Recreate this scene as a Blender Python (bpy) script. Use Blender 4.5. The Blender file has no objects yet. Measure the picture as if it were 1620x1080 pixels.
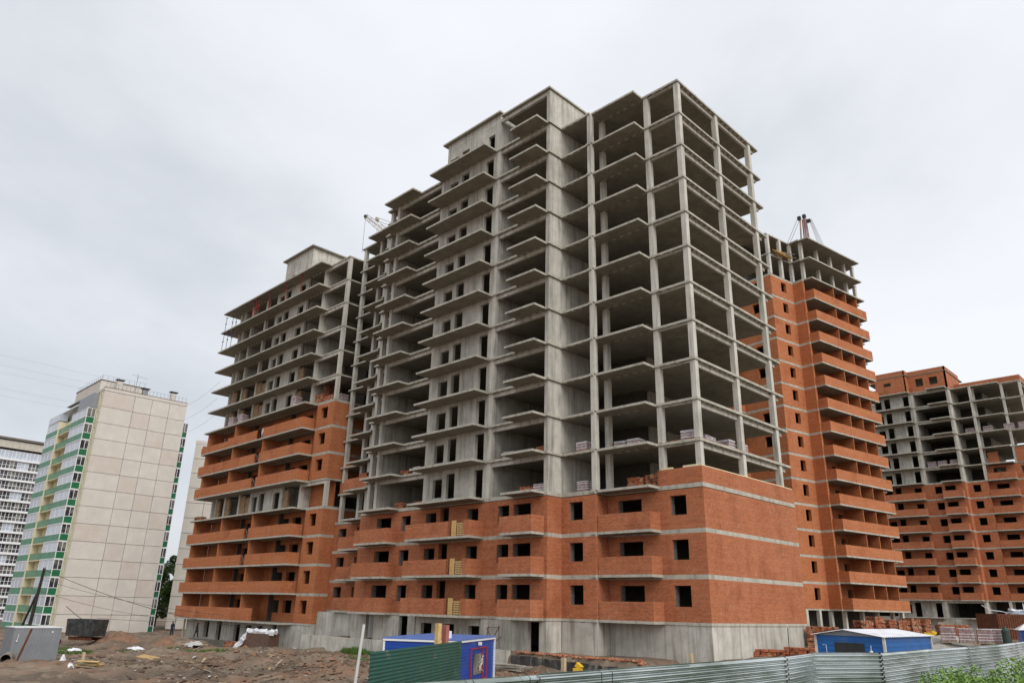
import bpy, math, random
import numpy as np
from mathutils import Vector, Matrix, noise
S = bpy.context.scene
R = math.radians
# ------------------------------------------------------------------ camera
cam_d = bpy.data.cameras.new('camera'); cam = bpy.data.objects.new('camera', cam_d)
S.collection.objects.link(cam); S.camera = cam
cam_d.sensor_width = 36; cam_d.lens = 36 * 1170.73 / 1620; cam_d.clip_end = 6000; cam_d.clip_start = .1
YAW, PITCH, ROLL = -.7868, .345, .0241
fw = Vector((math.sin(YAW) * math.cos(PITCH), math.cos(YAW) * math.cos(PITCH), math.sin(PITCH)))
rt = Vector((math.cos(YAW), -math.sin(YAW), 0)); up = rt.cross(fw)
r2 = rt * math.cos(ROLL) + up * math.sin(ROLL); u2 = up * math.cos(ROLL) - rt * math.sin(ROLL)
M4 = Matrix.Identity(4)
for i in range(3):
    M4[i][0] = r2[i]; M4[i][1] = u2[i]; M4[i][2] = -fw[i]
M4.translation = Vector((26.192, -44.6067, .6327))
cam.matrix_world = M4
# ------------------------------------------------------------------ sky, sun, exposure
SUN_EL, SUN_AZ = 42, 106            # soft sun behind the cloud, azimuth clockwise from +Y
W = bpy.data.worlds.new('World'); S.world = W; W.use_nodes = True
nt = W.node_tree; nt.nodes.clear()
def nd(t, kind, **kw):
    n = t.nodes.new(kind)
    for k, v in kw.items():
        if k.startswith('_'): setattr(n, k[1:], v)
        else: n.inputs[k.replace('__', ' ')].default_value = v
    return n
out = nd(nt, 'ShaderNodeOutputWorld'); bg = nd(nt, 'ShaderNodeBackground'); bg2 = nd(nt, 'ShaderNodeBackground')
sky = nd(nt, 'ShaderNodeTexSky', _sky_type='NISHITA', _sun_disc=False, _sun_elevation=R(SUN_EL), _sun_rotation=R(SUN_AZ))
sky.air_density = 1.0; sky.dust_density = 3.0
bg.inputs['Strength'].default_value = .07
nt.links.new(sky.outputs[0], bg.inputs['Color'])
tc = nd(nt, 'ShaderNodeTexCoord')
mp = nd(nt, 'ShaderNodeMapping'); mp.inputs['Scale'].default_value = (1.0, 1.0, 1.9); mp.inputs['Rotation'].default_value = (.12, -.1, .35); mp.inputs['Location'].default_value = (2.2, .7, .35)
nz = nd(nt, 'ShaderNodeTexNoise', Scale=1.15, Detail=9.0, Roughness=.52, Distortion=.15)
nz.inputs['Scale'].default_value = 1.25
nt.links.new(tc.outputs['Generated'], mp.inputs['Vector']); nt.links.new(mp.outputs[0], nz.inputs['Vector'])
cr = nd(nt, 'ShaderNodeValToRGB')
e = cr.color_ramp.elements
e[0].position = .30; e[0].color = (.57, .60, .64, 1); e[1].position = .62; e[1].color = (.835, .855, .895, 1)
m = e.new(.46); m.color = (.755, .775, .815, 1)
dt = nd(nt, 'ShaderNodeVectorMath', _operation='DOT_PRODUCT'); dt.inputs[1].default_value = (.62, .75, .10)
nt.links.new(tc.outputs['Generated'], dt.inputs[0])
ma = nd(nt, 'ShaderNodeMath', _operation='MULTIPLY_ADD'); ma.inputs[1].default_value = .20
nt.links.new(dt.outputs['Value'], ma.inputs[0]); nt.links.new(nz.outputs[0], ma.inputs[2])
nt.links.new(ma.outputs[0], cr.inputs[0])
nt.links.new(cr.outputs[0], bg2.inputs['Color']); bg2.inputs['Strength'].default_value = .95
mx = nd(nt, 'ShaderNodeMixShader'); mx.inputs[0].default_value = .88
nt.links.new(bg.outputs[0], mx.inputs[1]); nt.links.new(bg2.outputs[0], mx.inputs[2]); nt.links.new(mx.outputs[0], out.inputs[0])
sd = bpy.data.lights.new('sun', 'SUN'); sd.energy = 1.5; sd.angle = R(40); sd.color = (1, .97, .92)
sun = bpy.data.objects.new('sun', sd); S.collection.objects.link(sun)
a, el = R(SUN_AZ), R(SUN_EL)
sdir = Vector((math.sin(a) * math.cos(el), math.cos(a) * math.cos(el), math.sin(el)))
sun.rotation_euler = sdir.to_track_quat('Z', 'Y').to_euler()
S.view_settings.view_transform = 'Standard'; S.view_settings.look = 'None'
S.view_settings.gamma = 1; S.view_settings.exposure = .38; S.view_settings.use_curve_mapping = False
rnd = random.Random(7)
# ------------------------------------------------------------------ materials
MATS = {}
def mat(name, col, rough=.85, var=.15, scale=1.5, metal=0, bump=0, bscale=20, fn=None, spec=.3):
    if name in MATS: return MATS[name]
    m = bpy.data.materials.new(name); m.use_nodes = True; t = m.node_tree
    b = t.nodes['Principled BSDF']; b.inputs['Roughness'].default_value = rough; b.inputs['Metallic'].default_value = metal
    b.inputs['Specular IOR Level'].default_value = spec
    tc = nd(t, 'ShaderNodeTexCoord')
    n = nd(t, 'ShaderNodeTexNoise', Scale=scale, Detail=5.0, Roughness=.6)
    t.links.new(tc.outputs['Object'], n.inputs['Vector'])
    mxn = nd(t, 'ShaderNodeMix', _data_type='RGBA')
    mxn.inputs[6].default_value = (*[c * (1 - var) for c in col], 1); mxn.inputs[7].default_value = (*[min(1, c * (1 + var)) for c in col], 1)
    mr = nd(t, 'ShaderNodeMapRange'); mr.inputs[1].default_value = .3; mr.inputs[2].default_value = .7
    t.links.new(n.outputs[0], mr.inputs[0]); t.links.new(mr.outputs[0], mxn.inputs[0])
    last = mxn.outputs[2]
    if fn: last = fn(t, tc, last, b) or last
    t.links.new(last, b.inputs['Base Color'])
    if bump:
        bn = nd(t, 'ShaderNodeTexNoise', Scale=bscale, Detail=4.0); t.links.new(tc.outputs['Object'], bn.inputs['Vector'])
        bp = nd(t, 'ShaderNodeBump', Strength=bump, Distance=.02); t.links.new(bn.outputs[0], bp.inputs['Height']); t.links.new(bp.outputs[0], b.inputs['Normal'])
    MATS[name] = m; return m
def mixc(t, fac, a, bcol, mode='MIX'):
    x = nd(t, 'ShaderNodeMix', _data_type='RGBA', _blend_type=mode)
    if isinstance(fac, (int, float)): x.inputs[0].default_value = fac
    else: t.links.new(fac, x.inputs[0])
    if isinstance(a, tuple): x.inputs[6].default_value = (*a, 1)
    else: t.links.new(a, x.inputs[6])
    if isinstance(bcol, tuple): x.inputs[7].default_value = (*bcol, 1)
    else: t.links.new(bcol, x.inputs[7])
    return x.outputs[2]
def noisef(t, vec, sc, lo, hi, detail=4, vscale=None, rough=.55):
    if vscale:
        mpp = nd(t, 'ShaderNodeMapping'); mpp.inputs['Scale'].default_value = vscale; t.links.new(vec, mpp.inputs[0]); vec = mpp.outputs[0]
    n = nd(t, 'ShaderNodeTexNoise', Scale=sc, Detail=float(detail), Roughness=rough); t.links.new(vec, n.inputs['Vector'])
    mr = nd(t, 'ShaderNodeMapRange'); mr.inputs[1].default_value = lo; mr.inputs[2].default_value = hi
    t.links.new(n.outputs[0], mr.inputs[0]); return mr.outputs[0]
def wpos(t):
    return nd(t, 'ShaderNodeNewGeometry').outputs['Position']
def make_brick(c1, c2, mo, wash, dark):
    def brick_fn(t, tc, last, b):
        br = nd(t, 'ShaderNodeTexBrick'); br.inputs['Scale'].default_value = 1.0
        br.inputs['Brick Width'].default_value = .26; br.inputs['Row Height'].default_value = .077; br.inputs['Mortar Size'].default_value = .0075
        br.inputs['Mortar Smooth'].default_value = .15; br.inputs['Bias'].default_value = 0
        br.inputs['Color1'].default_value = (*c1, 1); br.inputs['Color2'].default_value = (*c2, 1)
        P = wpos(t)
        t.links.new(tc.outputs['UV'], br.inputs['Vector'])
        # mortar from smeared red-brown to chalky white, in patches
        t.links.new(mixc(t, noisef(t, P, .33, .40, .62, 5), tuple(c*.55 for c in mo), mo), br.inputs['Mortar'])
        x = br.outputs[0]
        f2 = noisef(t, P, 1.0, .47, .70, 5, (.16, .16, 6.5), .7)
        mm = nd(t, 'ShaderNodeMath', _operation='MULTIPLY'); t.links.new(f2, mm.inputs[0]); mm.inputs[1].default_value = .5
        x = mixc(t, mm.outputs[0], x, wash)
        f3 = noisef(t, P, .42, .55, .72, 7)
        m3 = nd(t, 'ShaderNodeMath', _operation='MULTIPLY'); t.links.new(f3, m3.inputs[0]); m3.inputs[1].default_value = .7
        x = mixc(t, m3.outputs[0], x, dark)
        f6 = noisef(t, P, 1.0, .56, .72, 5, (.9, .9, .16), .6)
        m6 = nd(t, 'ShaderNodeMath', _operation='MULTIPLY'); t.links.new(f6, m6.inputs[0]); m6.inputs[1].default_value = .42
        x = mixc(t, m6.outputs[0], x, tuple(c*.8 for c in dark))
        f5 = noisef(t, P, 6.0, .42, .60, 3, (1, 1, 3.2))
        m5 = nd(t, 'ShaderNodeMath', _operation='MULTIPLY'); t.links.new(f5, m5.inputs[0]); m5.inputs[1].default_value = .42
        x = mixc(t, m5.outputs[0], x, tuple(min(1, c*1.5) for c in c1))
        f4 = noisef(t, P, 1.3, .60, .72, 8, None, .75)
        m4 = nd(t, 'ShaderNodeMath', _operation='MULTIPLY'); t.links.new(f4, m4.inputs[0]); m4.inputs[1].default_value = .62
        x = mixc(t, m4.outputs[0], x, (.56, .42, .34))
        bp = nd(t, 'ShaderNodeBump', Strength=.6, Distance=.01); bp.invert = True
        t.links.new(br.outputs['Fac'], bp.inputs['Height']); t.links.new(bp.outputs[0], b.inputs['Normal'])
        return x
    return brick_fn
BRICK = mat('red_brick', (.4, .12, .05), .9, fn=make_brick((.45, .142, .055), (.25, .068, .028), (.49, .30, .20), (.52, .23, .125), (.19, .055, .024)))
BRICKO = mat('orange_brick', (.5, .15, .05), .9, fn=make_brick((.49, .16, .058), (.30, .085, .030), (.46, .28, .17), (.53, .22, .10), (.24, .066, .026)))
def conc_fn(joint, light=(.64, .61, .545)):
    def f(t, tc, last, b):
        P = wpos(t)
        f1 = noisef(t, P, .9, .38, .68, 6); x = mixc(t, f1, last, light)
        f2 = noisef(t, P, 1.2, .50, .76, 5, (2.2, 2.2, .22))
        m2 = nd(t, 'ShaderNodeMath', _operation='MULTIPLY'); t.links.new(f2, m2.inputs[0]); m2.inputs[1].default_value = .78
        x = mixc(t, m2.outputs[0], x, (.19, .18, .145))
        f3 = noisef(t, P, 5.0, .60, .70, 6, None, .7); m3 = nd(t, 'ShaderNodeMath', _operation='MULTIPLY'); t.links.new(f3, m3.inputs[0]); m3.inputs[1].default_value = .5
        x = mixc(t, m3.outputs[0], x, (.16, .15, .13))
        if joint:
            br = nd(t, 'ShaderNodeTexBrick'); br.offset = .0
            for k, v in (('Scale', 1.), ('Brick Width', 1.2), ('Row Height', 3.0), ('Mortar Size', .012), ('Mortar Smooth', .3)): br.inputs[k].default_value = v
            br.inputs['Color1'].default_value = (1, 1, 1, 1); br.inputs['Color2'].default_value = (.84, .84, .83, 1); br.inputs['Mortar'].default_value = (.36, .34, .30, 1)
            t.links.new(tc.outputs['UV'], br.inputs['Vector']); x = mixc(t, .9, x, br.outputs[0], 'MULTIPLY')
        return x
    return f
CONC = mat('concrete_frame', (.54, .51, .445), .88, .1, 3, fn=conc_fn(False), bump=.25, bscale=14)
CWALL = mat('concrete_wall', (.49, .465, .41), .88, .1, 3, fn=conc_fn(True), bump=.25, bscale=10)
SLAB = mat('concrete_slab', (.235, .217, .178), .9, .14, 2, fn=conc_fn(False, (.31, .285, .23)), bump=.2, bscale=9)  # concrete kept dark: soffit shade is put into the colour
JAMB = mat('pale_block', (.17, .16, .145), .95, .3, 6)
EDGE = mat('lit_slab_edge', (.43, .405, .34), .9, .14, 2, fn=conc_fn(False, (.52, .495, .415)))  # lighter copy of the slab concrete, paints the edges as lit
INNER = mat('dark_shade_wall', (.085, .075, .062), .95, .25, 1.2)  # near-black tone paints the shade of the deep bays
MORTAR_EDGE = mat('pale_mortar', (.62, .59, .53), .9, .2, 4)
INSUL = mat('cream_insulation', (.74, .66, .42), .9, .1, 3)
WOODY = mat('fresh_timber', (.62, .42, .17), .8, .22, 5)
WOODG = mat('grey_timber', (.30, .25, .19), .9, .3, 5)
WOODD = mat('dark_timber', (.12, .085, .06), .9, .3, 5)
PANEL = mat('beige_panel', (.63, .585, .525), .9, .07, .8, bump=.15, bscale=40, fn=lambda t, tc, l, b: mixc(t, noisef(t, wpos(t), .35, .4, .7, 5), l, (.57, .54, .485)))
PANEL2 = mat('pinkish_beige_panel', (.60, .545, .49), .9, .06, 1.1, bump=.15, bscale=40, fn=lambda t, tc, l, b: mixc(t, noisef(t, wpos(t), .5, .4, .7, 5), l, (.56, .48, .42)))
PANELY = mat('yellowish_render', (.68, .62, .44), .9, .06, 1)
GREENP = mat('green_balcony_panel', (.015, .14, .058), .45, .12, .6)
GREENL = mat('pale_green_rail', (.10, .27, .17), .5, .25, 1.2)
WHITEF = mat('white_frame', (.78, .79, .80), .5, .05, 1)
SILV = mat('pale_glazing', (.44, .48, .55), .22, .18, .9, spec=.7)
def glass_fn(t, tc, l, b):
    return mixc(t, noisef(t, wpos(t), .55, .46, .60, 2), l, (.20, .19, .17))
GLASS = mat('dark_glazing', (.035, .035, .042), .12, .4, .7, spec=.7, fn=glass_fn)
GREYC = mat('grey_corrugated', (.27, .285, .30), .45, .1, 1.5, metal=.35)
BLUEC = mat('blue_sheet', (.006, .062, .36), .38, .14, 1.5, spec=.5, fn=lambda t, tc, l, b: mixc(t, noisef(t, wpos(t), 1.3, .56, .76, 5), l, (.04, .08, .24)))
BLUER = mat('blue_roof_sheet', (.11, .19, .46), .35, .15, 2, spec=.5)
BLUE2 = mat('light_blue_sheet', (.008, .12, .40), .4, .14, 1.5, spec=.5, fn=lambda t, tc, l, b: mixc(t, noisef(t, wpos(t), 1.1, .55, .75, 5), l, (.07, .16, .33)))
WHITES = mat('white_sheet', (.70, .70, .73), .5, .12, 3, fn=lambda t, tc, l, b: mixc(t, noisef(t, wpos(t), 2.2, .58, .70, 5), l, (.40, .38, .38)))
DGREEN = mat('dark_green_sheet', (.004, .085, .062), .36, .2, 1.2, spec=.6, fn=lambda t, tc, l, b: mixc(t, noisef(t, wpos(t), 1.3, .62, .78, 4), l, (.16, .19, .15)))
def galv_fn(t, tc, l, b):
    x = mixc(t, noisef(t, wpos(t), .8, .42, .64, 5, (.5, .5, 3)), l, (.20, .24, .19))
    return mixc(t, noisef(t, wpos(t), 2.6, .66, .8, 5), x, (.30, .24, .17))
GALV = mat('galvanised_sheet', (.58, .62, .62), .2, .12, 1.0, metal=.85, fn=galv_fn, spec=.6)
GALVG = mat('green_tinted_galvanised', (.12, .22, .10), .35, .2, 2, metal=.5)
RUST = mat('rusty_steel', (.13, .045, .022), .8, .3, 3)
REDST = mat('red_painted_steel', (.42, .03, .022), .6, .1, 2)
PURP = mat('violet_painted_steel', (.05, .04, .16), .6, .1, 2)
DARKST = mat('dark_steel', (.035, .035, .035), .6, .2, 3)
CRANEM = mat('weathered_crane_paint', (.42, .36, .28), .7, .3, 1)
SKIPM = mat('charred_skip_steel', (.05, .05, .05), .75, .55, 2.6)
WHITEP = mat('white_film', (.74, .75, .78), .4, .1, 4, spec=.5)
LILAC = mat('film_wrapped_brick', (.33, .22, .21), .35, .3, 4, spec=.5, fn=lambda t, tc, l, b: mixc(t, noisef(t, wpos(t), 4, .56, .66, 4), l, (.60, .56, .60)))
ORANGE = mat('loose_red_brick', (.36, .115, .055), .9, .45, 6, fn=lambda t, tc, l, b: mixc(t, noisef(t, wpos(t), 3.5, .52, .60, 4), mixc(t, noisef(t, wpos(t), 2.1, .5, .62, 3), l, (.46, .27, .16)), (.11, .05, .03)))
TEAL = mat('green_netting', (.03, .30, .21), .7, .2, 6)
YELLOW = mat('yellow_paint', (.75, .48, .03), .6, .1, 3)
DIRTP = mat('plaster_grey', (.36, .34, .30), .95, .2, 2)
BARK = mat('bark', (.09, .065, .045), .95, .3, 6)
POLEM = mat('tarred_pole', (.045, .038, .03), .9, .3, 4)
LEAF = mat('leaf_green', (.085, .15, .035), .6, .45, 3.5, spec=.3)
LEAFB = mat('bush_leaf', (.17, .29, .055), .5, .55, 7, spec=.35)
GRASS = mat('grass_blades', (.075, .14, .025), .7, .35, 2)
SKIN = mat('skin', (.42, .22, .15), .6, .05, 3)
DCLO = mat('dark_work_clothes', (.03, .03, .04), .9, .3, 5)
LCLO = mat('pale_work_clothes', (.50, .48, .44), .9, .2, 5)
OHAT = mat('orange_helmet', (.55, .14, .03), .4, .05, 3)
def ground_fn(t, tc, l, b):
    P = wpos(t)
    x = mixc(t, noisef(t, P, .16, .42, .62, 6), l, (.105, .076, .054))
    x = mixc(t, noisef(t, P, 1.1, .52, .72, 8, None, .65), x, (.31, .235, .170))
    x = mixc(t, noisef(t, P, .45, .54, .63, 8, None, .72), x, (.060, .043, .032))
    x = mixc(t, noisef(t, P, 7, .62, .72, 4), x, (.30, .24, .18))
    x = mixc(t, noisef(t, P, .22, .52, .64, 6), x, (.235, .140, .090))
    x = mixc(t, noisef(t, P, 3.0, .64, .72, 6), x, (.055, .042, .032))
    return x
GROUND = mat('churned_soil', (.205, .155, .112), .95, .2, .6, fn=ground_fn, bump=.9, bscale=6)
HEAP = mat('reddish_spoil', (.235, .135, .085), .95, .3, 1.5, bump=.8, bscale=5)
# ------------------------------------------------------------------ mesh tools
class MB:
    def __init__(s): s.v = []; s.f = []
    def quadf(s, *p):
        i = len(s.v); s.v += [tuple(q) for q in p]; s.f.append(tuple(range(i, i + len(p)))); return s
    def box(s, x0, x1, y0, y1, z0, z1):
        i = len(s.v)
        s.v += [(x, y, z) for z in (z0, z1) for y in (y0, y1) for x in (x0, x1)]
        s.f += [(i, i+2, i+3, i+1), (i+4, i+5, i+7, i+6), (i, i+1, i+5, i+4), (i+2, i+6, i+7, i+3), (i, i+4, i+6, i+2), (i+1, i+3, i+7, i+5)]
        return s
    def obox(s, c, size, rz=0, tilt=0, roll=0):
        mtx = Matrix.Rotation(rz, 3, 'Z') @ Matrix.Rotation(tilt, 3, 'Y') @ Matrix.Rotation(roll, 3, 'X')
        i = len(s.v); h = [d / 2 for d in size]
        for z in (-1, 1):
            for y in (-1, 1):
                for x in (-1, 1):
                    s.v.append(tuple(mtx @ Vector((x*h[0], y*h[1], z*h[2])) + Vector(c)))
        s.f += [(i, i+2, i+3, i+1), (i+4, i+5, i+7, i+6), (i, i+1, i+5, i+4), (i+2, i+6, i+7, i+3), (i, i+4, i+6, i+2), (i+1, i+3, i+7, i+5)]
        return s
    def prism(s, pts, z0, z1):
        ar = sum(pts[k][0]*pts[(k+1) % len(pts)][1] - pts[(k+1) % len(pts)][0]*pts[k][1] for k in range(len(pts)))
        if ar < 0: pts = pts[::-1]
        n = len(pts); i = len(s.v)
        s.v += [(x, y, z0) for x, y in pts] + [(x, y, z1) for x, y in pts]
        s.f.append(tuple(i + k for k in range(n))[::-1]); s.f.append(tuple(i + n + k for k in range(n)))
        for k in range(n): s.f.append((i+k, i+(k+1) % n, i+n+(k+1) % n, i+n+k))
        return s
    def tube(s, pts, r, n=6, r1=None):
        r1 = r if r1 is None else r1; pts = [Vector(p) for p in pts]; i0 = len(s.v)
        for k, p in enumerate(pts):
            d = (pts[min(k+1, len(pts)-1)] - pts[max(k-1, 0)]).normalized()
            a = d.orthogonal().normalized(); b = d.cross(a); rr = r + (r1 - r) * k / max(1, len(pts)-1)
            for j in range(n):
                t = 2*math.pi*j/n; s.v.append(tuple(p + a*math.cos(t)*rr + b*math.sin(t)*rr))
        for k in range(len(pts)-1):
            for j in range(n):
                q = i0+k*n; s.f.append((q+j, q+(j+1) % n, q+n+(j+1) % n, q+n+j))
        s.f.append(tuple(i0+j for j in range(n))[::-1]); s.f.append(tuple(i0+(len(pts)-1)*n+j for j in range(n)))
        return s
    # wall on the plane y = yf facing -y, thickness towards +y ; holes (xa, xb, za, zb)
    def wall(s, x0, x1, yf, t, z0, z1, holes=(), axis='x', sgn=1):
        us = sorted({x0, x1, *[h[0] for h in holes], *[h[1] for h in holes]}); us = [u for u in us if x0 - 1e-6 <= u <= x1 + 1e-6]
        zs = sorted({z0, z1, *[h[2] for h in holes], *[h[3] for h in holes]}); zs = [z for z in zs if z0 - 1e-6 <= z <= z1 + 1e-6]
        def solid(i, j):
            if i < 0 or j < 0 or i >= len(us)-1 or j >= len(zs)-1: return False
            u, z = (us[i]+us[i+1])/2, (zs[j]+zs[j+1])/2
            return not any(h[0] < u < h[1] and h[2] < z < h[3] for h in holes)
        def P(u, w, z):
            return (u, yf + w*sgn, z) if axis == 'x' else (yf - w*sgn, u, z)
        for i in range(len(us)-1):
            for j in range(len(zs)-1):
                if not solid(i, j): continue
                u0, u1, a, b = us[i], us[i+1], zs[j], zs[j+1]
                s.quadf(P(u0, 0, a), P(u1, 0, a), P(u1, 0, b), P(u0, 0, b)); s.quadf(P(u0, t, a), P(u0, t, b), P(u1, t, b), P(u1, t, a))
                if not solid(i-1, j): s.quadf(P(u0, 0, a), P(u0, 0, b), P(u0, t, b), P(u0, t, a))
                if not solid(i+1, j): s.quadf(P(u1, 0, a), P(u1, t, a), P(u1, t, b), P(u1, 0, b))
                if not solid(i, j-1): s.quadf(P(u0, 0, a), P(u0, t, a), P(u1, t, a), P(u1, 0, a))
                if not solid(i, j+1): s.quadf(P(u0, 0, b), P(u1, 0, b), P(u1, t, b), P(u0, t, b))
        return s
    def mesh(s, name, m, smooth=False):
        me = bpy.data.meshes.new(name); me.from_pydata(s.v, [], s.f); me.materials.append(m)
        uv = me.uv_layers.new(name='UVMap'); co = [Vector(v) for v in s.v]
        me.update()
        buf = []
        for p in me.polygons:
            n = p.normal; ax, ay, az = abs(n.x), abs(n.y), abs(n.z)
            for li in p.vertices:
                c = co[li]
                buf += (c.x, c.y) if az > .7 else ((c.y, c.z) if ax > ay else (c.x, c.z))
        uv.data.foreach_set('uv', buf)
        if smooth: me.polygons.foreach_set('use_smooth', [True]*len(me.polygons))
        return me
def link(name, me, parent=None, loc=(0, 0, 0), rz=0, kind=None):
    o = bpy.data.objects.new(name, me); S.collection.objects.link(o); o.location = loc; o.rotation_euler = (0, 0, rz)
    if parent: o.parent = parent
    if kind: o['kind'] = kind
    return o
def thing(name, label, cat, loc=(0, 0, 0), rz=0, group=None):
    o = bpy.data.objects.new(name, None); S.collection.objects.link(o); o.location = loc; o.rotation_euler = (0, 0, rz)
    o['label'] = label; o['category'] = cat
    if group: o['group'] = group
    return o
def tag(o, label, cat, group=None):
    o['label'] = label; o['category'] = cat
    if group: o['group'] = group
    return o
def lighten_sides(me, m2):
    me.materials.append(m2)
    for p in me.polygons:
        if abs(p.normal.z) < .5: p.material_index = 1  # side faces take the lighter, lit-looking colour
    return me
class Lib(dict):
    """meshes made once and shared: L(key, name, material, builder)"""
    def __call__(s, key, m, fn):
        if key not in s:
            b = MB(); fn(b); s[key] = b.mesh(str(key[0] if isinstance(key, tuple) else key), m)
            if m is SLAB: lighten_sides(s[key], EDGE)
        return s[key]
L = Lib()
# ------------------------------------------------------------------ main concrete-frame block (two of this plan stand on the site)
ZOFF = [0, .04, .09, .08, .04, .1, .13, .16, .13, .12, .17, .12, .13, .12, 0, -.54]
def Z(k): return 3*k - ZOFF[k] if 0 <= k <= 15 else 3*k
T = .18                                     # slab thickness
OUTL = [(0, 0), (-8.1, 0), (-8.1, -1.5), (-8.5, -1.5), (-8.5, -1.42), (-11.35, -1.42), (-11.35, -3.05), (-35.6, -3.05), (-35.6, -1.28), (-38.05, -1.28), (-38.05, .45), (-45.6, .45), (-45.6, 13.8), (0, 13.8)]
BALC = [(-8.04, -3.5, -1.27, 0, 1), (-15, -11.65, -4.45, -3.05, 2), (-26.35, -18.2, -4.65, -3.05, 3), (-34.55, -29.55, -4.28, -3.05, 4), (-42.4, -38.1, -.95, .45, 5)]
COLS = [(-.5, .12), (-3.48, .1), (-8.42, -1.4), (-8.3, .15), (-.5, 6.1), (-.5, 12.0), (-18.2, -2.92), (-26.4, -2.92), (-33.9, -2.9), (-35.5, -2.6), (-37.6, -1.1), (-39.6, -.1), (-45.3, .6), (-42.0, .6),
        (-29.8, 5.5), (-5.5, 13.0), (-45.3, 6.5), (-45.3, 13), (-4.2, 6.6)]
def add_slab(root, k, z, dx=0):
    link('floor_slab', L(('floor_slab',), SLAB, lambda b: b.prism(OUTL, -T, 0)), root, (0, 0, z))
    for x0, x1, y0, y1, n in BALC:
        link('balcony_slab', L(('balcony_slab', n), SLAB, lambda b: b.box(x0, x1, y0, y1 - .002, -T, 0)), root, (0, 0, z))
    def dashes(b):
        def row_x(xa, xb, y):
            x = xa
            while x < xb - .3: b.box(x, x + .34, y, y + .14, -T - .04, -T + .005); x += .8
        row_x(-7.9, -3.6, .05); row_x(-14.9, -11.9, -2.98); row_x(-26, -18.4, -2.98); row_x(-34.4, -29.6, -2.98); row_x(-17.9, -15, -3.0); row_x(-29.4, -26.6, -3.0); row_x(-42.2, -38.2, .5); row_x(-3.3, -.6, .03); row_x(-11.2, -8.6, -1.38)
        y = .3
        while y < 13.4: b.box(-.30, -.10, y, y + .3, -T - .05, -T + .005); y += .72
    link('slab_slot_ribs', L(('slab_slot_ribs',), EDGE, dashes), root, (0, 0, z), kind='stuff')
def add_frame_storey(root, z, h, open_corner=True, big=True):
    """columns, beams and concrete walls standing on the slab at z, clear height h"""
    hk = round(h, 2)
    me = L(('column', hk), CONC, lambda b: b.box(0, .42, 0, .42, 0, h))
    for x, y in COLS: link('column', me, root, (x, y, z))
    def beams(b):
        t = h; bt = .36
        b.box(-.5, -.31, .54, 6.1, t-bt, t); b.box(-.5, -.31, 6.52, 12.0, t-bt, t); b.box(-.48, -.31, 12.42, 13.4, t-bt, t)
    link('edge_beam', L(('edge_beam', hk), CONC, beams), root, (0, 0, z))
    link('edge_beam', L(('edge_beam_b', hk), CONC, lambda b: b.box(-17.78, -11.9, -2.8, -2.55, h-.36, h)), root, (0, 0, z))
    link('edge_beam', L(('edge_beam_c', hk), CONC, lambda b: b.box(-33.48, -26.4+.42, -2.8, -2.55, h-.36, h)), root, (0, 0, z))
    link('edge_beam', L(('edge_beam_d', hk), CONC, lambda b: b.box(-3.06, -.5, .2, .42, h-.12, h)), root, (0, 0, z))
    link('pier_wall', L(('pier_wall', hk), CWALL, lambda b: (b.box(-11.9, -11.5, -2.86, 3.6, 0, h))), root, (0, 0, z))
    link('partition_wall', L(('pw1', hk), CWALL, lambda b: b.box(-18.1, -17.82, -2.58, 3.8, 0, h)), root, (0, 0, z))
    link('partition_wall', L(('pw2', hk), CWALL, lambda b: b.box(-33.85, -33.55, -2.53, 3.8, 0, h)), root, (0, 0, z))
    link('partition_wall', L(('pw3', hk), CWALL, lambda b: b.box(-7.6, -7.35, 5.0, 13.2, 0, h)), root, (0, 0, z))
    link('stair_wall', L(('stair_wall', hk), CWALL, lambda b: b.wall(-25.98, -18.2, -2.9, .28, 0, h, [(-25.1, -23.85, .55, min(2.15, h-.35)), (-23.3, -22.2, 0, min(2.5, h-.1)), (-19.75, -18.68, 0, min(2.45, h-.1))])), root, (0, 0, z))
    link('light_stop_wall', L(('light_stop_wall', hk), INNER, lambda b: (b.box(-45.0, -7.65, 4.6, 4.8, 0, h))), root, (0, 0, z))  # unseen inner wall, added to block light so the bays stay dark
WIN1 = [(-2.65, -1.37, .95, 2.27), (-7.08, -5.03, .95, 2.27)]
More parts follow.
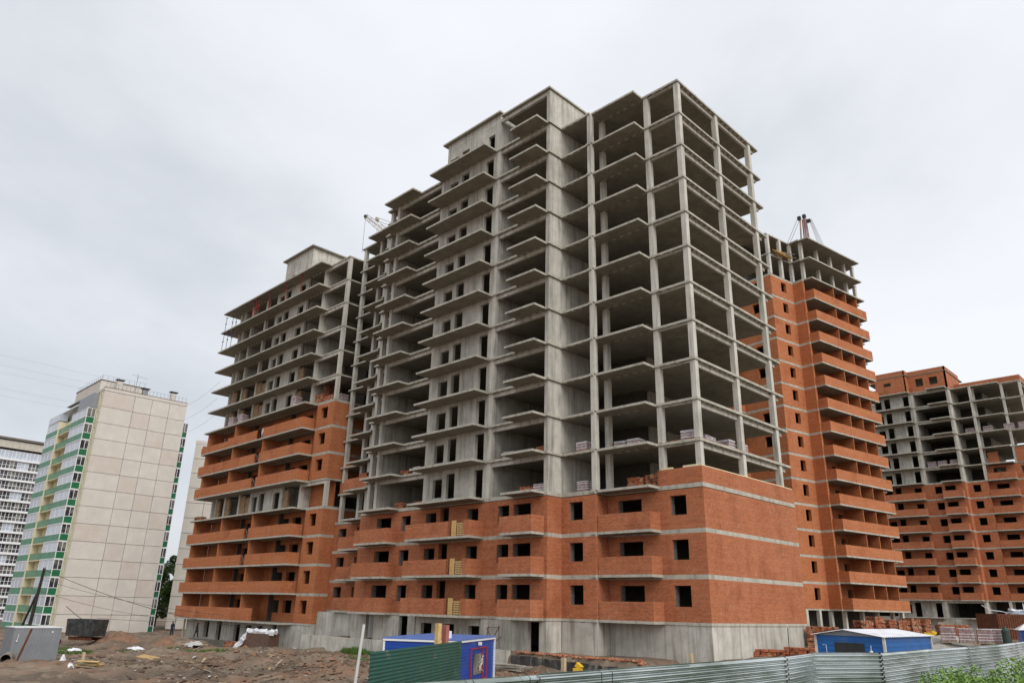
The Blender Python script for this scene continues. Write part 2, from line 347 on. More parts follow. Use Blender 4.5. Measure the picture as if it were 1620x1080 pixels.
def add_brick_storey(root, z, h, k, tag_gap=True, par=True):
    H = h - .11
    def w(n, fn): link('brick_wall', L(('brick_wall', n), BRICK, fn), root, (0, 0, z))
    w(1, lambda b: b.wall(-8.08, -.38, 0, .38, 0, H, WIN1))
    w(2, lambda b: b.wall(0, 13.8, 0, .38, 0, H, [], 'y'))
    w(3, lambda b: (b.wall(-11.35, -8.1, -1.42, .38, 0, H, [(-10.6, -9.3, .95, 2.27)])))
    w(4, lambda b: b.wall(-1.04, 0, -8.1, .38, 0, H, [], 'y'))
    w(5, lambda b: b.wall(-18.2, -11.35, -3.05, .38, 0, H, [(-16.62, -15.35, .95, 2.27), (-14.87, -13.03, .95, 2.27)]))
    w(6, lambda b: b.wall(-2.67, -1.42, -11.352, .36, 0, H, [], 'y'))
    w(7, lambda b: b.wall(-26.3, -18.2, -3.05, .38, 0, H, [(-20.22, -18.88, .95, 2.27), (-23.65, -22.55, 0, 2.6), (-25.6, -24.17, .95, 2.27)]))
    w(8, lambda b: b.wall(-35.6, -26.3, -3.05, .38, 0, H, [(-29.1, -27.72, .95, 2.27), (-32.85, -30.6, .95, 2.27)]))
    w(9, lambda b: b.wall(-38.05, -35.6, -1.28, .38, 0, H, []))
    w(10, lambda b: b.wall(-45.6, -38.05, .45, .38, 0, H, [(-41.3, -40.4, .95, 2.27), (-44.7, -43.2, .95, 2.27)]))
    w(12, lambda b: b.wall(-.9, .45, -38.052, .36, 0, H, [], 'y', -1))
    for n_, (xa, yf) in enumerate(((-2.65, 0), (-7.08, 0), (-10.6, -1.42), (-16.62, -3.05), (-14.87, -3.05), (-20.22, -3.05), (-25.6, -3.05), (-29.1, -3.05), (-32.85, -3.05), (-44.7, .45))):
        link('window_jamb', L(('jamb',), JAMB, lambda b: b.box(.002, .035, .14, .52, .952, 2.268)), root, (xa, yf, z))
    # concrete band under the next slab, along the wall line
    def band(b):
        z0, z1 = H, h
        b.box(-8.1, 0, .002, .38, z0, z1); b.box(-.38, -.002, .38, 13.8, z0, z1); b.box(-11.35, -8.1, -1.418, -1.04, z0, z1); b.box(-8.48, -8.102, -1.04, 0, z0, z1)
        b.box(-35.6, -11.35, -3.048, -2.67, z0, z1); b.box(-11.73, -11.352, -2.67, -1.42, z0, z1); b.box(-38.05, -35.6, -1.278, -.9, z0, z1); b.box(-45.6, -38.05, .452, .83, z0, z1)
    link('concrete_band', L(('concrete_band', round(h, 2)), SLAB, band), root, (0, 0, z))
    link('light_stop_wall', L(('light_stop_wall_low',), INNER, lambda b: b.box(-45, -.5, 3.6, 3.8, 0, h)), root, (0, 0, z))
    if par: add_parapets(root, z)
def teeth(b, x, y0, y1, z1, s):
    z = 0
    while z < z1 - .1:
        b.box(min(x, x + s*.13), max(x, x + s*.13), y0, y1, z, z + .077); z += .154
def add_parapets(root, z, which=(1, 2, 3, 4, 5)):
    t = .12; hp = 1.2
    for x0, x1, y0, y1, n in BALC:
        if n not in which: continue
        def fn(b):
            if n == 3:
                b.box(x0, -20.75, y0, y0 + t, 0, hp); teeth(b, -20.75, y0, y0+t, hp, 1); b.box(-18.75, x1, y0, y0 + t, 0, hp); teeth(b, -18.75, y0, y0+t, hp, -1)
            else: b.box(x0, x1, y0, y0 + t, 0, hp)
            b.box(x1 - t, x1, y0 + t, y1 - .003, 0, hp); b.box(x0, x0 + t, y0 + t, y1 - .003, 0, hp)
        link('balcony_parapet', L(('balcony_parapet', n), BRICK, fn), root, (0, 0, z))
def penthouse(root, z):
    """lift room and raised corner on the roof slab"""
    h = 3.36
    link('penthouse_wall', L(('ph1',), CWALL, lambda b: b.wall(-25.6, -17.8, -2.98, .3, 0, 3.9, [(-19.45, -18.55, 0, 2.0), (-23.35, -22.25, 1.0, 2.1), (-25.15, -23.9, .9, 1.9)])), root, (0, 0, z))
    link('penthouse_wall', L(('ph2',), CWALL, lambda b: (b.box(-25.6, -25.3, -2.68, 7, 0, 3.9), b.box(-18.1, -17.8, -2.68, 7, 0, 3.9), b.box(-25.3, -18.1, 6.7, 7, 0, 3.9))), root, (0, 0, z))
    link('penthouse_roof', L(('ph3',), SLAB, lambda b: b.box(-26.1, -17.55, -3.35, 7.4, 3.9, 4.08)), root, (0, 0, z))
    link('raised_pier_wall', L(('ph4',), CWALL, lambda b: b.box(-11.75, -11.37, -3.0, 3.0, 0, h)), root, (0, 0, z))
    link('raised_back_wall', L(('ph5',), CWALL, lambda b: b.wall(-17.8, -11.8, 1.5, .3, 0, h, [(-16.9, -15.9, 0, 2.1)])), root, (0, 0, z))
    link('raised_beam', L(('ph6',), CONC, lambda b: b.box(-17.8, -11.75, -2.95, -2.7, h-.4, h)), root, (0, 0, z))
    link('raised_roof', L(('ph7',), SLAB, lambda b: b.box(-17.5, -11.2, -3.25, 3.2, h, h + T)), root, (0, 0, z))
main = thing('apartment_building', 'tall unfinished concrete frame building in the middle with red brick only on its lowest storeys', 'building')
for k in range(0, 15):
    add_slab(main, k, Z(k))
for k in range(0, 3): add_brick_storey(main, Z(k), Z(k+1) - T - Z(k), k)
for k in range(3, 14): add_frame_storey(main, Z(k), Z(k+1) - T - Z(k))
penthouse(main, Z(14))
# brick started on the fourth storey
b = MB(); b.wall(-3.5, -.38, 0, .3, 0, 1.12, []); teeth(b, -3.5, .0, .3, 1.12, -1)
o = link('brick_wall', b.mesh('brick_wall', BRICK), main, (0, 0, Z(3))); o['label'] = 'low unfinished brick wall with stepped end at the corner'
b = MB(); b.wall(0, 13.8, 0, .38, 0, 1.12, [], 'y'); link('brick_wall', b.mesh('brick_wall', BRICK), main, (0, 0, Z(3)))
b = MB(); b.box(-.34, -.04, .04, 13.7, 1.122, 1.19); b.box(-1.5, -.4, .03, .27, 1.122, 1.26); b.box(-3.3, -2.4, .03, .27, 1.122, 1.24)
link('insulation_strip', b.mesh('insulation_strip', INSUL), main, (0, 0, Z(3)))
# far left wing: half-built brick
b = MB(); b.wall(-42.4, -38.1, -.95, .12, 0, 1.1, []); b.box(-45.4, -42.6, .5, .75, 0, 1.2); b.box(-41, -38.3, -.1, .15, 1.2, 1.7)
link('balcony_parapet', b.mesh('balcony_parapet', BRICK), main, (0, 0, Z(4)))
b = MB(); b.box(-45.3, -43.3, .62, .9, 0, .5); link('brick_wall', b.mesh('brick_wall', BRICK), main, (0, 0, Z(5)))
def edge_bricks(b):
    r = random.Random(3)
    for (xa, xb, y, ax) in ((-11.3, -8.6, -1.35, 0), (-8, -3.6, .05, 0), (-3.4, -.1, .05, 0), (-18, -15.2, -2.95, 0), (-29.4, -26.6, -2.95, 0), (.1, 13.6, -.1, 1)):
        x = xa
        while x < xb:
            if r.random() < .85:
                if ax == 0: b.box(x, x+.24, y, y+.12, 0, .065)
                else: b.box(-.2, -.08, x, x+.24, 0, .065)
            x += .26
b = MB(); edge_bricks(b); link('edge_brick_course', b.mesh('edge_brick_course', ORANGE), main, (0, 0, Z(4)), kind='stuff')
# basement walls under the first slab
def base(b):
    z0, z1 = -3.6, -T
    b.wall(-8.1, -.05, .05, .35, z0, z1, []); b.wall(.402, 13.7, -.05, .35, z0, z1, [], 'y')
    b.wall(-11.35, -8.12, -1.38, .35, z0, z1, []); b.wall(-1.03, .05, -8.12, .35, z0, z1, [], 'y')
    b.wall(-18.2, -11.4, -3.0, .35, z0, z1, [(-13.2, -12.1, -2.35, -.28)]); b.wall(-2.65, -1.38, -11.4, .35, z0, z1, [], 'y')
    b.wall(-26.3, -18.2, -2.9, .35, z0, z1, [(-19.7, -18.45, -1.9, -.75), (-22.7, -21.4, -1.9, -.7), (-25.6, -24.2, -1.9, -.7)])
    b.wall(-35.6, -26.3, -3.0, .35, z0, z1, [(-28.5, -27.3, -2.5, -.22), (-33.4, -32.2, -2.5, -.22)])
    b.wall(-45.6, -35.6, -.6, .35, z0, z1, [])
b = MB(); base(b); link('basement_wall', b.mesh('basement_wall', CWALL), main)
b = MB(); b.box(-45, -.6, 4.4, 4.6, -3.6, -T); link('light_stop_wall', b.mesh('light_stop_wall', INNER), main)
# ------------------------------------------------------------------ far right block on the same plan
far = thing('apartment_building', 'unfinished block at the right edge, open concrete storeys between brick base and brick top', 'building', (.1, 115.2, 3.77))
for k in range(-1, 14): add_slab(far, k, 3*k)
for k in range(0, 7):
    add_brick_storey(far, 3*k, 3 - T, k)
    link('balcony_parapet', L(('fp',), BRICK, lambda b: b.box(-20.8, -18.7, -4.65, -4.53, 0, 1.2)), far, (0, 0, 3*k))
for k in range(7, 13): add_frame_storey(far, 3*k, 3 - T)
add_frame_storey(far, -3, 3 - T)
add_parapets(far, 21, (1,)); 
o = link('brick_wall', L[('brick_wall', 1)], far, (0, 0, 21)); link('brick_wall', L(('infill',), BRICK, lambda b: b.box(-7.6, -5.9, -.02, .3, 0, 2.2)), far, (0, 0, 24)); link('brick_wall', L(('infill2',), BRICK, lambda b: b.box(-3.0, -1.0, -.05, .3, 0, 2.6)), far, (0, 0, 24))
for n, a0 in (('a', (-45.6, -26.4, -3.0)), ('b', (-26.4, -18.25, -4.6)), ('c', (-18.2, -11.35, -3.06))):
    hh = 4.4 if n != 'c' else 4.3
    holes = [(-25.3, -24.0, 1.2, 2.6), (-22.4, -21.0, 1.6, 2.3)] if n == 'b' else ([(-16.9, -15.5, 1.0, 2.6), (-14.4, -12.9, 1.0, 2.5)] if n == 'c' else [(-30, -28.5, 1, 2.4)])
    b = MB(); b.wall(a0[0], a0[1], a0[2], .3, 0, hh, holes); link('brick_wall', b.mesh('brick_wall', BRICK), far, (0, 0, 39))
b = MB(); b.wall(-3.06, 6, -11.35, .3, 0, 4.3, [], 'y'); link('brick_wall', b.mesh('brick_wall', BRICK), far, (0, 0, 39))
b = MB(); b.wall(-4.6, -3.0, -18.2, .3, 0, 4.38, [], 'y'); link('brick_wall', b.mesh('brick_wall', BRICK), far, (0, 0, 39))
b = MB(); b.box(-26.2, -18.0, -4.7, 8, 3.35, 3.5); b.box(-18.0, -11.2, -3.15, 8, 3.35, 3.5); link('roof_band', b.mesh('roof_band', SLAB), far, (0, 0, 39))
b = MB(); b.box(-11.05, -.02, .02, .3, 0, 1.0); b.box(-.3, -.02, .3, 13.7, 0, 1.0); link('roof_parapet', b.mesh('roof_parapet', BRICK), far, (0, 0, 39))
b = MB(); b.wall(-45.6, -18.2, -3.0, .35, -7, -T-3, [(-23.0, -21.2, -6.3, -4.3), (-19.9, -18.7, -7, -3.8)]); b.wall(-18.2, -11.4, -3.0, .35, -7, -T-3, []); b.wall(-11.4, 0, 0, .35, -7, -T-3, [(-7, -4, -6.2, -4)]); b.wall(.02, 13.7, -.02, .35, -7, -T-3, [], 'y')
link('basement_wall', b.mesh('basement_wall', CWALL), far)
# ------------------------------------------------------------------ left block
B2 = thing('apartment_building', 'unfinished block left of the middle building with long brick balconies and long bare balcony slabs', 'building', (0, 0, -1.41))
X0, X1 = -74.6, -45.68
def b2_slab(b): b.prism([(X0, -1.15), (X1, -1.15), (X1, 12.6), (X0, 12.6)], -T, 0)
def b2_balc(b): b.box(-76.4, -49.55, -2.7, -1.152, -T, 0); b.box(-76.4, -74.6, -1.15, 5, -T, 0)
for k in range(0, 15):
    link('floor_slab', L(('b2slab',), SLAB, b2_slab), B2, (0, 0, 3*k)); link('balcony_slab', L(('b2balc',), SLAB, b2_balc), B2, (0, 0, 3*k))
    link('slab_slot_ribs', L(('b2dash',), MORTAR_EDGE, lambda b: [b.box(-73.6 + i*.8, -73.2 + i*.8, -1.1, -.98, -T-.035, -T+.004) for i in range(35)]), B2, (0, 0, 3*k), kind='stuff')
B2COL = [(-74.5, -.9), (-73.3, -.9), (-70.5, -1.05), (-66.4, -1.05), (-58.9, -.9), (-51.4, -1.05), (-46.15, -1.05), (-46.15, 5), (-74.5, 6)]
h2 = 3 - T
for k in (4, 8, 9, 10, 11, 12, 13):
    for x, y in B2COL: link('column', L(('column', 2.82), CONC, lambda b: b.box(0, .42, 0, .42, 0, h2)), B2, (x, y, 3*k))
    link('stair_wall', L(('b2stair',), CWALL, lambda b: b.wall(-63.2, -55.0, -1.12, .28, 0, h2, [(-62.5, -61.25, .3, 2.2), (-60.8, -59.45, 0, 2.5), (-57.2, -55.75, 0, 2.3)])), B2, (0, 0, 3*k))
    link('edge_beam', L(('b2beam',), CONC, lambda b: (b.box(-51, -46.15, -1.05, -.8, h2-.36, h2))), B2, (0, 0, 3*k))
    for px_ in (-55.3, -63.2, -70.45, -73.25, -51.3): link('partition_wall', L(('b2part',), CWALL, lambda b: b.box(0, .26, -.6, 4.5, 0, h2)), B2, (px_, 0, 3*k))
    link('light_stop_wall', L(('b2stop',), INNER, lambda b: b.box(-73, -46.3, 4.6, 4.8, 0, h2)), B2, (0, 0, 3*k))
for k in (4, 8, 9):                                   # brick infill between the columns
    for px_, w_, hh_ in ((-70, 1.1, 2.5), (-66, 1.4, 2.6), (-64.4, 1.1, 2.3), (-54.9, 1.0, 2.4), (-72.8, 1.0, 2.5)):
        link('brick_infill', L(('b2infill', w_, hh_), mat('buff_block', (.34, .22, .13), .95, .35, 3), lambda b: b.box(0, w_, -1.0, -.74, 0, hh_)), B2, (px_, 0, 3*k))
b = MB(); b.box(-49.0, -47.2, -.6, .1, 0, .9); teeth(b, -49.2, -.6, 1.6, 2.6, 1); b.box(-51, -49.3, -.6, -.3, 0, 1.4); link('brick_infill', b.mesh('brick_infill', ORANGE), B2, (0, 0, 24))
link('brick_infill', L(('b2corner',), BRICKO, lambda b: b.box(-51, -46.2, .2, .45, 0, h2)), B2, (0, 0, 12))
for k in (8, 9): link('light_stop_wall', L(('b2c3',), INNER, lambda b: b.box(-51, -46.2, 3.0, 3.2, 0, h2)), B2, (0, 0, 3*k))
for k in (0, 1, 2, 3, 5, 6, 7):
    H = h2 - .11
    link('brick_wall', L(('b2w1',), BRICKO, lambda b: b.wall(-49.25, X1-.38, -1.15, .38, 0, H, [(-48.4, -46.95, .95, 2.27)])), B2, (0, 0, 3*k))
    link('brick_wall', L(('b2w4',), BRICKO, lambda b: b.box(-49.25, -48.9, -.765, -.205, 0, h2)), B2, (0, 0, 3*k))
    link('brick_wall', L(('b2w2',), BRICKO, lambda b: b.wall(-1.15, 5.5, X1, .38, 0, H, [], 'y')), B2, (0, 0, 3*k))
    link('brick_wall', L(('b2w3',), BRICKO, lambda b: b.wall(-75.03, -49.27, -.2, .38, 0, h2, [(-53.6, -51.7, .95, 2.27), (-56.3, -54.5, .95, 2.27), (-62.9, -61.6, 0, 2.6), (-65.3, -63.7, .95, 2.27), (-71.9, -69.9, .95, 2.27)])), B2, (0, 0, 3*k))
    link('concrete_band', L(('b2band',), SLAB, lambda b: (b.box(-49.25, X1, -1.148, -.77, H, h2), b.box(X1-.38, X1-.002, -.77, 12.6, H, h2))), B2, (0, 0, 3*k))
    link('light_stop_wall', L(('b2stop2',), INNER, lambda b: (b.box(-74.5, -46.1, 3.6, 3.8, 0, h2), b.box(-65.6, -65.4, -.7, 3.59, 0, h2), b.box(-56, -55.8, -.7, 3.59, 0, h2))), B2, (0, 0, 3*k))
    for fx in (-75.1, -67.0, -58.9):
        if fx == -58.9 and k == 7: continue
        link('partition_fin', L(('b2fin',), BRICKO, lambda b: b.box(-.06, .06, -2.56, -.21, 0, h2)), B2, (fx, 0, 3*k))
    def par(b, k=k):
        t = .12; hp = 1.2; gap = k in (2, 3, 5, 6)
        if k == 0: b.box(-76.4, -55.85, -2.7, -2.58, 0, 1.35); return
        if gap: b.box(-76.4, -60.3, -2.7, -2.58, 0, hp); teeth(b, -60.3, -2.7, -2.58, hp, 1); b.box(-59.1, -49.67, -2.7, -2.58, 0, hp); teeth(b, -59.1, -2.7, -2.58, hp, -1)
        elif k == 7: b.box(-76.4, -68.5, -2.7, -2.58, 0, .85); b.box(-68.5, -60.6, -2.7, -2.58, 0, 1.15); b.box(-58.8, -49.67, -2.7, -2.58, 0, hp)
        else: b.box(-76.4, -49.67, -2.7, -2.58, 0, hp)
        b.box(-49.67, -49.55, -2.7, -1.156, 0, hp); b.box(-76.4, -76.28, -2.58, -1.156, 0, hp)
    kk = 'g' if k in (2, 3, 5, 6) else str(k)
    link('balcony_parapet', L(('b2par', kk), BRICKO, par), B2, (0, 0, 3*k))
    if k in (2, 3, 5, 6):
        link('gap_brace', L(('brace',), GREYC, lambda b: (b.tube([(-60.15, -2.6, .05), (-59.25, -2.6, 1.15)], .025, 4), b.tube([(-59.25, -2.56, .05), (-60.15, -2.56, 1.15)], .025, 4))), B2, (0, 0, 3*k))
b = MB(); b.wall(-63.6, -56.6, -.2, .3, 0, 5.2, [(-61.9, -60.9, 1.6, 2.5), (-60.3, -59.5, .3, 1.8), (-58.4, -57.5, .8, 1.5)]); b.wall(.1, 8, -56.6, .3, 0, 5.2, [(1.2, 1.9, .7, 1.3)], 'y'); b.wall(.1, 8, -63.3, .3, 0, 5.2, [], 'y')
link('penthouse_wall', b.mesh('penthouse_wall', CWALL), B2, (0, 0, 42))
b = MB(); b.box(-64.2, -56.2, -.6, 8.3, 5.2, 5.38); link('penthouse_roof', b.mesh('penthouse_roof', SLAB), B2, (0, 0, 42))
def base2(b):
    z0, z1 = -3.2, -T
    b.wall(-76, X1, -1.1, .35, z0, z1, [(-70.6, -69.3, -2.2, -.25), (-67.2, -65.9, -2.4, -.25), (-62.6, -61.1, -2.8, -.5), (-59.7, -58.4, -2.6, -.5), (-57.1, -55.8, -2.4, -.5), (-53.6, -52.7, -2.2, -.2)])
    b.wall(-.75, 6, X1, .35, z0, z1, [], 'y')
b = MB(); base2(b); link('basement_wall', b.mesh('basement_wall', CWALL), B2)
b = MB(); b.box(-75.8, -46.1, .6, .8, -3.2, -T); link('light_stop_wall', b.mesh('light_stop_wall', INNER), B2)  # dark box added behind the basement openings to stand for shade
b = MB(); b.box(-76.5, -76.3, -1.3, -1.1, -3.2, -T); link('drain_pipe', b.mesh('drain_pipe', PANELY), B2)
# ------------------------------------------------------------------ right tower
TH = math.atan2(-.153, .988)
B3 = thing('apartment_building', 'orange brick tower right behind the middle building with stacked brick balconies', 'building', (-9.4, 47.4, -1.66), TH)
def b3s(b): b.prism([(-1.3, 0), (-1.3, 14), (-16, 14), (-16, -5.25), (-2.86, -5.25), (-2.8, -.25), (-1.3, -.25)], -T, 0)
for k in range(1, 18):
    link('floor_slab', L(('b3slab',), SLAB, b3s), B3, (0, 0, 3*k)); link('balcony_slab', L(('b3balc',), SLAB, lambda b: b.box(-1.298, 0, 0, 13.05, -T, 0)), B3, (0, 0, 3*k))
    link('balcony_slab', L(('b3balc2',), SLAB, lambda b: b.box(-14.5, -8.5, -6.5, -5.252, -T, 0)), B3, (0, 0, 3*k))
    if k <= 14:
        H = h2 - .11
        link('brick_wall', L(('b3w1',), BRICKO, lambda b: b.wall(-5.25, -.25, -2.82, .38, 0, H, [(-3.0, -1.85, .95, 2.3)], 'y')), B3, (0, 0, 3*k))
        link('brick_wall', L(('b3w2',), BRICKO, lambda b: b.wall(-3.2, -1.3, -.25, .38, 0, H, [])), B3, (0, 0, 3*k))
        two = k in (5, 6)
        link('brick_wall', L(('b3w3', two), BRICKO, lambda b: b.wall(.14, 14, -2.6, .38, 0, h2, [(3.7, 4.9, .9, 2.3), (6.6, 7.9, .95, 2.3)] if two else [(3.7, 4.9, .9, 2.3)], 'y')), B3, (0, 0, 3*k))
        link('brick_wall', L(('b3w4',), BRICKO, lambda b: b.wall(-16, -3.2, -5.25, .38, 0, H, [(-6, -4.8, .95, 2.3), (-10.5, -9, .95, 2.3), (-13, -11.3, 0, 2.3)])), B3, (0, 0, 3*k))
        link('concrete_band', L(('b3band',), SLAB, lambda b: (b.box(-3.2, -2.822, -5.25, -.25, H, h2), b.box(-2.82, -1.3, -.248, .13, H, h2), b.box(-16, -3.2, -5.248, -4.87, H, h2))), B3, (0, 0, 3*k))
        link('balcony_parapet', L(('b3par',), BRICKO, lambda b: (b.box(-.12, 0, .12, 13.05, 0, 1.22), b.box(-1.296, 0, 0, .12, 0, 1.22), b.box(-1.296, -.12, 12.93, 13.05, 0, 1.22))), B3, (0, 0, 3*k))
        link('balcony_parapet', L(('b3par2',), BRICKO, lambda b: (b.box(-14.5, -8.5, -6.5, -6.38, 0, 1.2), b.box(-8.62, -8.5, -6.38, -5.256, 0, 1.2))), B3, (0, 0, 3*k))
        for fy in (5.2, 8.2, 11.0):
            link('partition_fin', L(('b3fin',), BRICKO, lambda b: b.box(-2.59, -.125, -.06, .06, 0, h2)), B3, (0, fy, 3*k))
        link('light_stop_wall', L(('b3stop',), INNER, lambda b: (b.box(-7.2, -7, -4.8, 13.8, 0, h2), b.box(-15.8, -7.3, -1.2, -1.0, 0, h2))), B3, (0, 0, 3*k))
for k in (0, 15, 16):
    for x, y in ((-3.2, -5.15), (-3.2, -2.5), (-3.1, -.2), (-1.75, .4), (-1.75, 4.2), (-1.75, 7.6), (-1.75, 11.2), (-1.75, 13.5), (-8, -5), (-12, -5), (-6, 2), (-6, 8)):
        link('column', L(('column', 2.82), CONC, None), B3, (x, y, 3*k))
    if k: link('light_stop_wall', L(('b3stop3',), INNER, lambda b: (b.box(-7.2, -7, -4.8, 9.8, 0, h2))), B3, (0, 0, 3*k))
b = MB(); b.box(-3.4, -3.1, -5.2, 14, -2, 2.82); link('light_stop_wall', b.mesh('light_stop_wall', INNER), B3, (-2, 0, 0))
link('floor_slab', L(('b3slab',), SLAB, None), B3, (0, 0, 0))
# ------------------------------------------------------------------ finished panel block (left)
B5 = thing('apartment_building', 'finished panel block of beige panels with green balconies at the left', 'building', (-111.4, 0, 0))
PY = [-6.8, -1.64, 1.38, 4.47, 7.6]
for r in range(14):
    z1 = 34.45 - 2.8*r; z0 = z1 - 2.8
    for c in range(4):
        link('wall_panel', L(('wall_panel', c, (r*5+c*3) % 4 == 0), PANEL if (r*5+c*3) % 4 else PANEL2, lambda b: b.box(-.3, 0, PY[c] + .032, PY[c+1] - .032, .032, 2.768)), B5, (0, 0, z0))
    link('wall_panel', L(('side_panel',), PANELY, lambda b: b.wall(-2.3, -.32, -6.8, .3, .02, 2.78, [(-1.5, -.95, .9, 2.2)])), B5, (0, 0, z0))
    w = link('window', L(('stripwin',), WHITEF, lambda b: b.wall(-1.5, -.95, -6.74, .06, .9, 2.2, [(-1.42, -1.03, 1.0, 2.12)])), B5, (0, 0, z0))
    link('pane', L(('strippane',), GLASS, lambda b: b.box(-1.42, -1.03, -6.71, -6.69, 1.0, 2.12)), w)
b = MB(); b.box(-25.4, -.28, -6.5, 7.3, -6, 34.4); link('inner_wall', b.mesh('inner_wall', mat('joint_sealant', (.24, .22, .19), .9)), B5)
b = MB(); b.box(-.33, .03, -6.83, 7.63, 34.5, 35.05); b.box(-12, -.33, -6.83, -6.5, 34.5, 35.05); b.box(-25.5, -.33, 7.3, 7.63, 34.5, 35.05); link('roof_parapet', b.mesh('roof_parapet', PANEL), B5)
b = MB(); b.box(-.36, .06, -6.86, 7.66, 35.052, 35.12); link('roof_flashing', b.mesh('roof_flashing', RUST), B5)
b = MB(); b.box(-17, -3.2, -6.75, 1.2, 35, 37.0); link('roof_room', b.mesh('roof_room', PANEL), B5)
b = MB(); b.box(-17.1, -3.1, -6.85, 1.3, 37.002, 37.1); link('roof_flashing', b.mesh('roof_flashing', RUST), B5)
b = MB()
for i in range(22): b.tube([(-.2, -6.6 + i*.66, 35.1), (-.2, -6.6 + i*.66, 36.0)], .02, 4)
b.tube([(-.2, -6.6, 35.95), (-.2, 7.4, 35.95)], .015, 4)
for i in range(9): b.tube([(-3.3, -6.6 + i*.9, 37.1), (-3.3, -6.6 + i*.9, 38)], .02, 4)
for i in range(14): b.tube([(-3.4 - i, -6.7, 37.1), (-3.4 - i, -6.7, 38)], .02, 4)
b.tube([(-3.3, -6.6, 37.95), (-3.3, 1, 37.95)], .015, 4); link('roof_railing', b.mesh('roof_railing', DARKST), B5)
for (y, z, mm) in ((.3, 35, GREYC), (5.3, 35, PANEL), (-4.2, 35.2, PANEL)):
    b = MB(); b.box(-1.9, -1.2, y - .45, y + .45, z, z + 1.7 if mm is PANEL else z + 1.3); c = link('chimney', b.mesh('chimney', mm), B5)
    b = MB(); zz = z + (1.9 if mm is PANEL else 1.5); b.box(-2.1, -1.0, y - .7, y + .7, zz, zz + .1); b.box(-1.9, -1.8, y-.4, y-.3, zz-.21, zz); b.box(-1.3, -1.2, y+.3, y+.4, zz-.21, zz); link('chimney_cap', b.mesh('chimney_cap', DARKST), c)
b = MB(); b.tube([(-2.5, -1.1, 35), (-2.5, -1.1, 39.2)], .03, 4); b.tube([(-2.5, -2.2, 38.9), (-2.5, .6, 38.7)], .02, 4); b.tube([(-3, -1.1, 38.5), (-2, -1.1, 38.5)], .02, 4); link('roof_antenna', b.mesh('roof_antenna', DARKST), B5)
def glazed(b, x0, x1, y, z0, z1, n, t=.05):
    w = (x1 - x0)/n
    b.box(x0, x1, y, y+t, z0, z0+.09); b.box(x0, x1, y, y+t, z1-.09, z1)
    for i in range(n+1):
        xx = min(max(x0 + i*w, x0 + .035), x1 - .035); b.box(xx-.035, xx+.035, y, y+t, z0 + .09, z1 - .09)
for r in range(1, 14):
    z0 = 34.45 - 2.8*(r+1)
    for (xa, xb, yf, n, tagn) in ((-10.4, -2.3, -8.2, 3, 'near'), (-25.5, -18.6, -8.2, 3, 'far')):
        bal = link('enclosed_balcony', L(('encl', tagn), GREENL, lambda b: b.wall(xa, xb, yf, .08, .06, 1.1, [])), B5, (0, 0, z0))
        link('balcony_slab', L(('encs', tagn), WHITEF, lambda b: (b.box(xa, xb+.02, yf-.03, -6.82, -.08, .055), b.box(xa, xb, yf, yf+.09, 1.102, 1.16))), bal)
        link('glazing', L(('encg', tagn), SILV, lambda b: b.box(xa, xb, yf+.05, yf+.07, 1.17, 2.7)), bal)
        link('glazing_frame', L(('encf', tagn), WHITEF, lambda b: glazed(b, xa, xb, yf, 1.162, 2.70, n)), bal)
    link('flank_panel', L(('flank',), PANELY, lambda b: b.box(-18.66, -18.6, -8.1, -6.84, .06, 2.7)), B5, (0, 0, z0))
    s = link('end_panel', L(('endp',), GREENP, lambda b: b.box(-2.3, -2.22, -8.1, -6.82, .06, 1.1)), B5, (0, 0, z0))
    link('window', L(('endw',), GLASS, lambda b: b.box(-2.28, -2.26, -8.1, -6.82, 1.17, 2.7)), B5, (0, 0, z0))
    link('window_frame', L(('endf',), WHITEF, lambda b: (b.box(-2.3, -2.2, -8.2, -8.1, .06, 2.72), b.box(-2.3, -2.2, -6.9, -6.82, .06, 2.72), b.box(-2.3, -2.2, -8.1, -6.9, 1.1, 1.18), b.box(-2.3, -2.2, -8.1, -6.9, 2.62, 2.72), b.box(-2.3, -2.2, -7.5, -7.42, 1.18, 2.62), b.box(-2.3, -2.2, -8.1, -6.9, -.06, .06))), B5, (0, 0, z0))
    link('open_balcony', L(('openb',), PANELY, lambda b: (b.box(-18.5, -10.5, -7.9, -6.82, -.1, .04), b.box(-18.5, -10.5, -6.85, -6.6, .05, 2.68))), B5, (0, 0, z0))
    link('balcony_railing', L(('openr',), GREENL, lambda b: ([b.box(-18.4 + i*.4, -18.18 + i*.4, -7.9, -7.87, .1, 1.1) for i in range(20)], b.box(-18.5, -10.5, -7.92, -7.85, 1.1, 1.15))), B5, (0, 0, z0))
    # green bays on the far side
    e = link('end_panel', L(('bendp',), GREENP, lambda b: b.box(-1.4, -.9, 7.66, 8.7, .06, 1.05)), B5, (0, 0, z0))
    link('window', L(('bendw',), GLASS, lambda b: b.box(-1.2, -.93, 7.66, 8.7, 1.12, 2.6)), B5, (0, 0, z0))
    link('window_frame', L(('bendf',), WHITEF, lambda b: (b.box(-1.0, -.86, 7.62, 7.72, .06, 2.7), b.box(-1.0, -.86, 8.66, 8.76, .06, 2.7), b.box(-1.0, -.86, 7.72, 8.66, 1.05, 1.13), b.box(-1.0, -.86, 7.72, 8.66, 2.6, 2.7), b.box(-1.0, -.86, 8.15, 8.23, 1.13, 2.6), b.box(-1.0, -.86, 7.72, 8.66, -.04, .06))), B5, (0, 0, z0))
b = MB(); b.box(-18.4, -3.0, -7.5, -6.82, 34.3, 34.45); b.box(-10.4, -2.3, -7.6, -6.82, 31.7, 34.3); link('grey_cladding', b.mesh('grey_cladding', GREYC), B5)
b = MB(); b.box(-25.5, -18.6, -8.22, -6.82, 31.7, 33.0); link('grey_cladding', b.mesh('grey_cladding', SILV), B5)
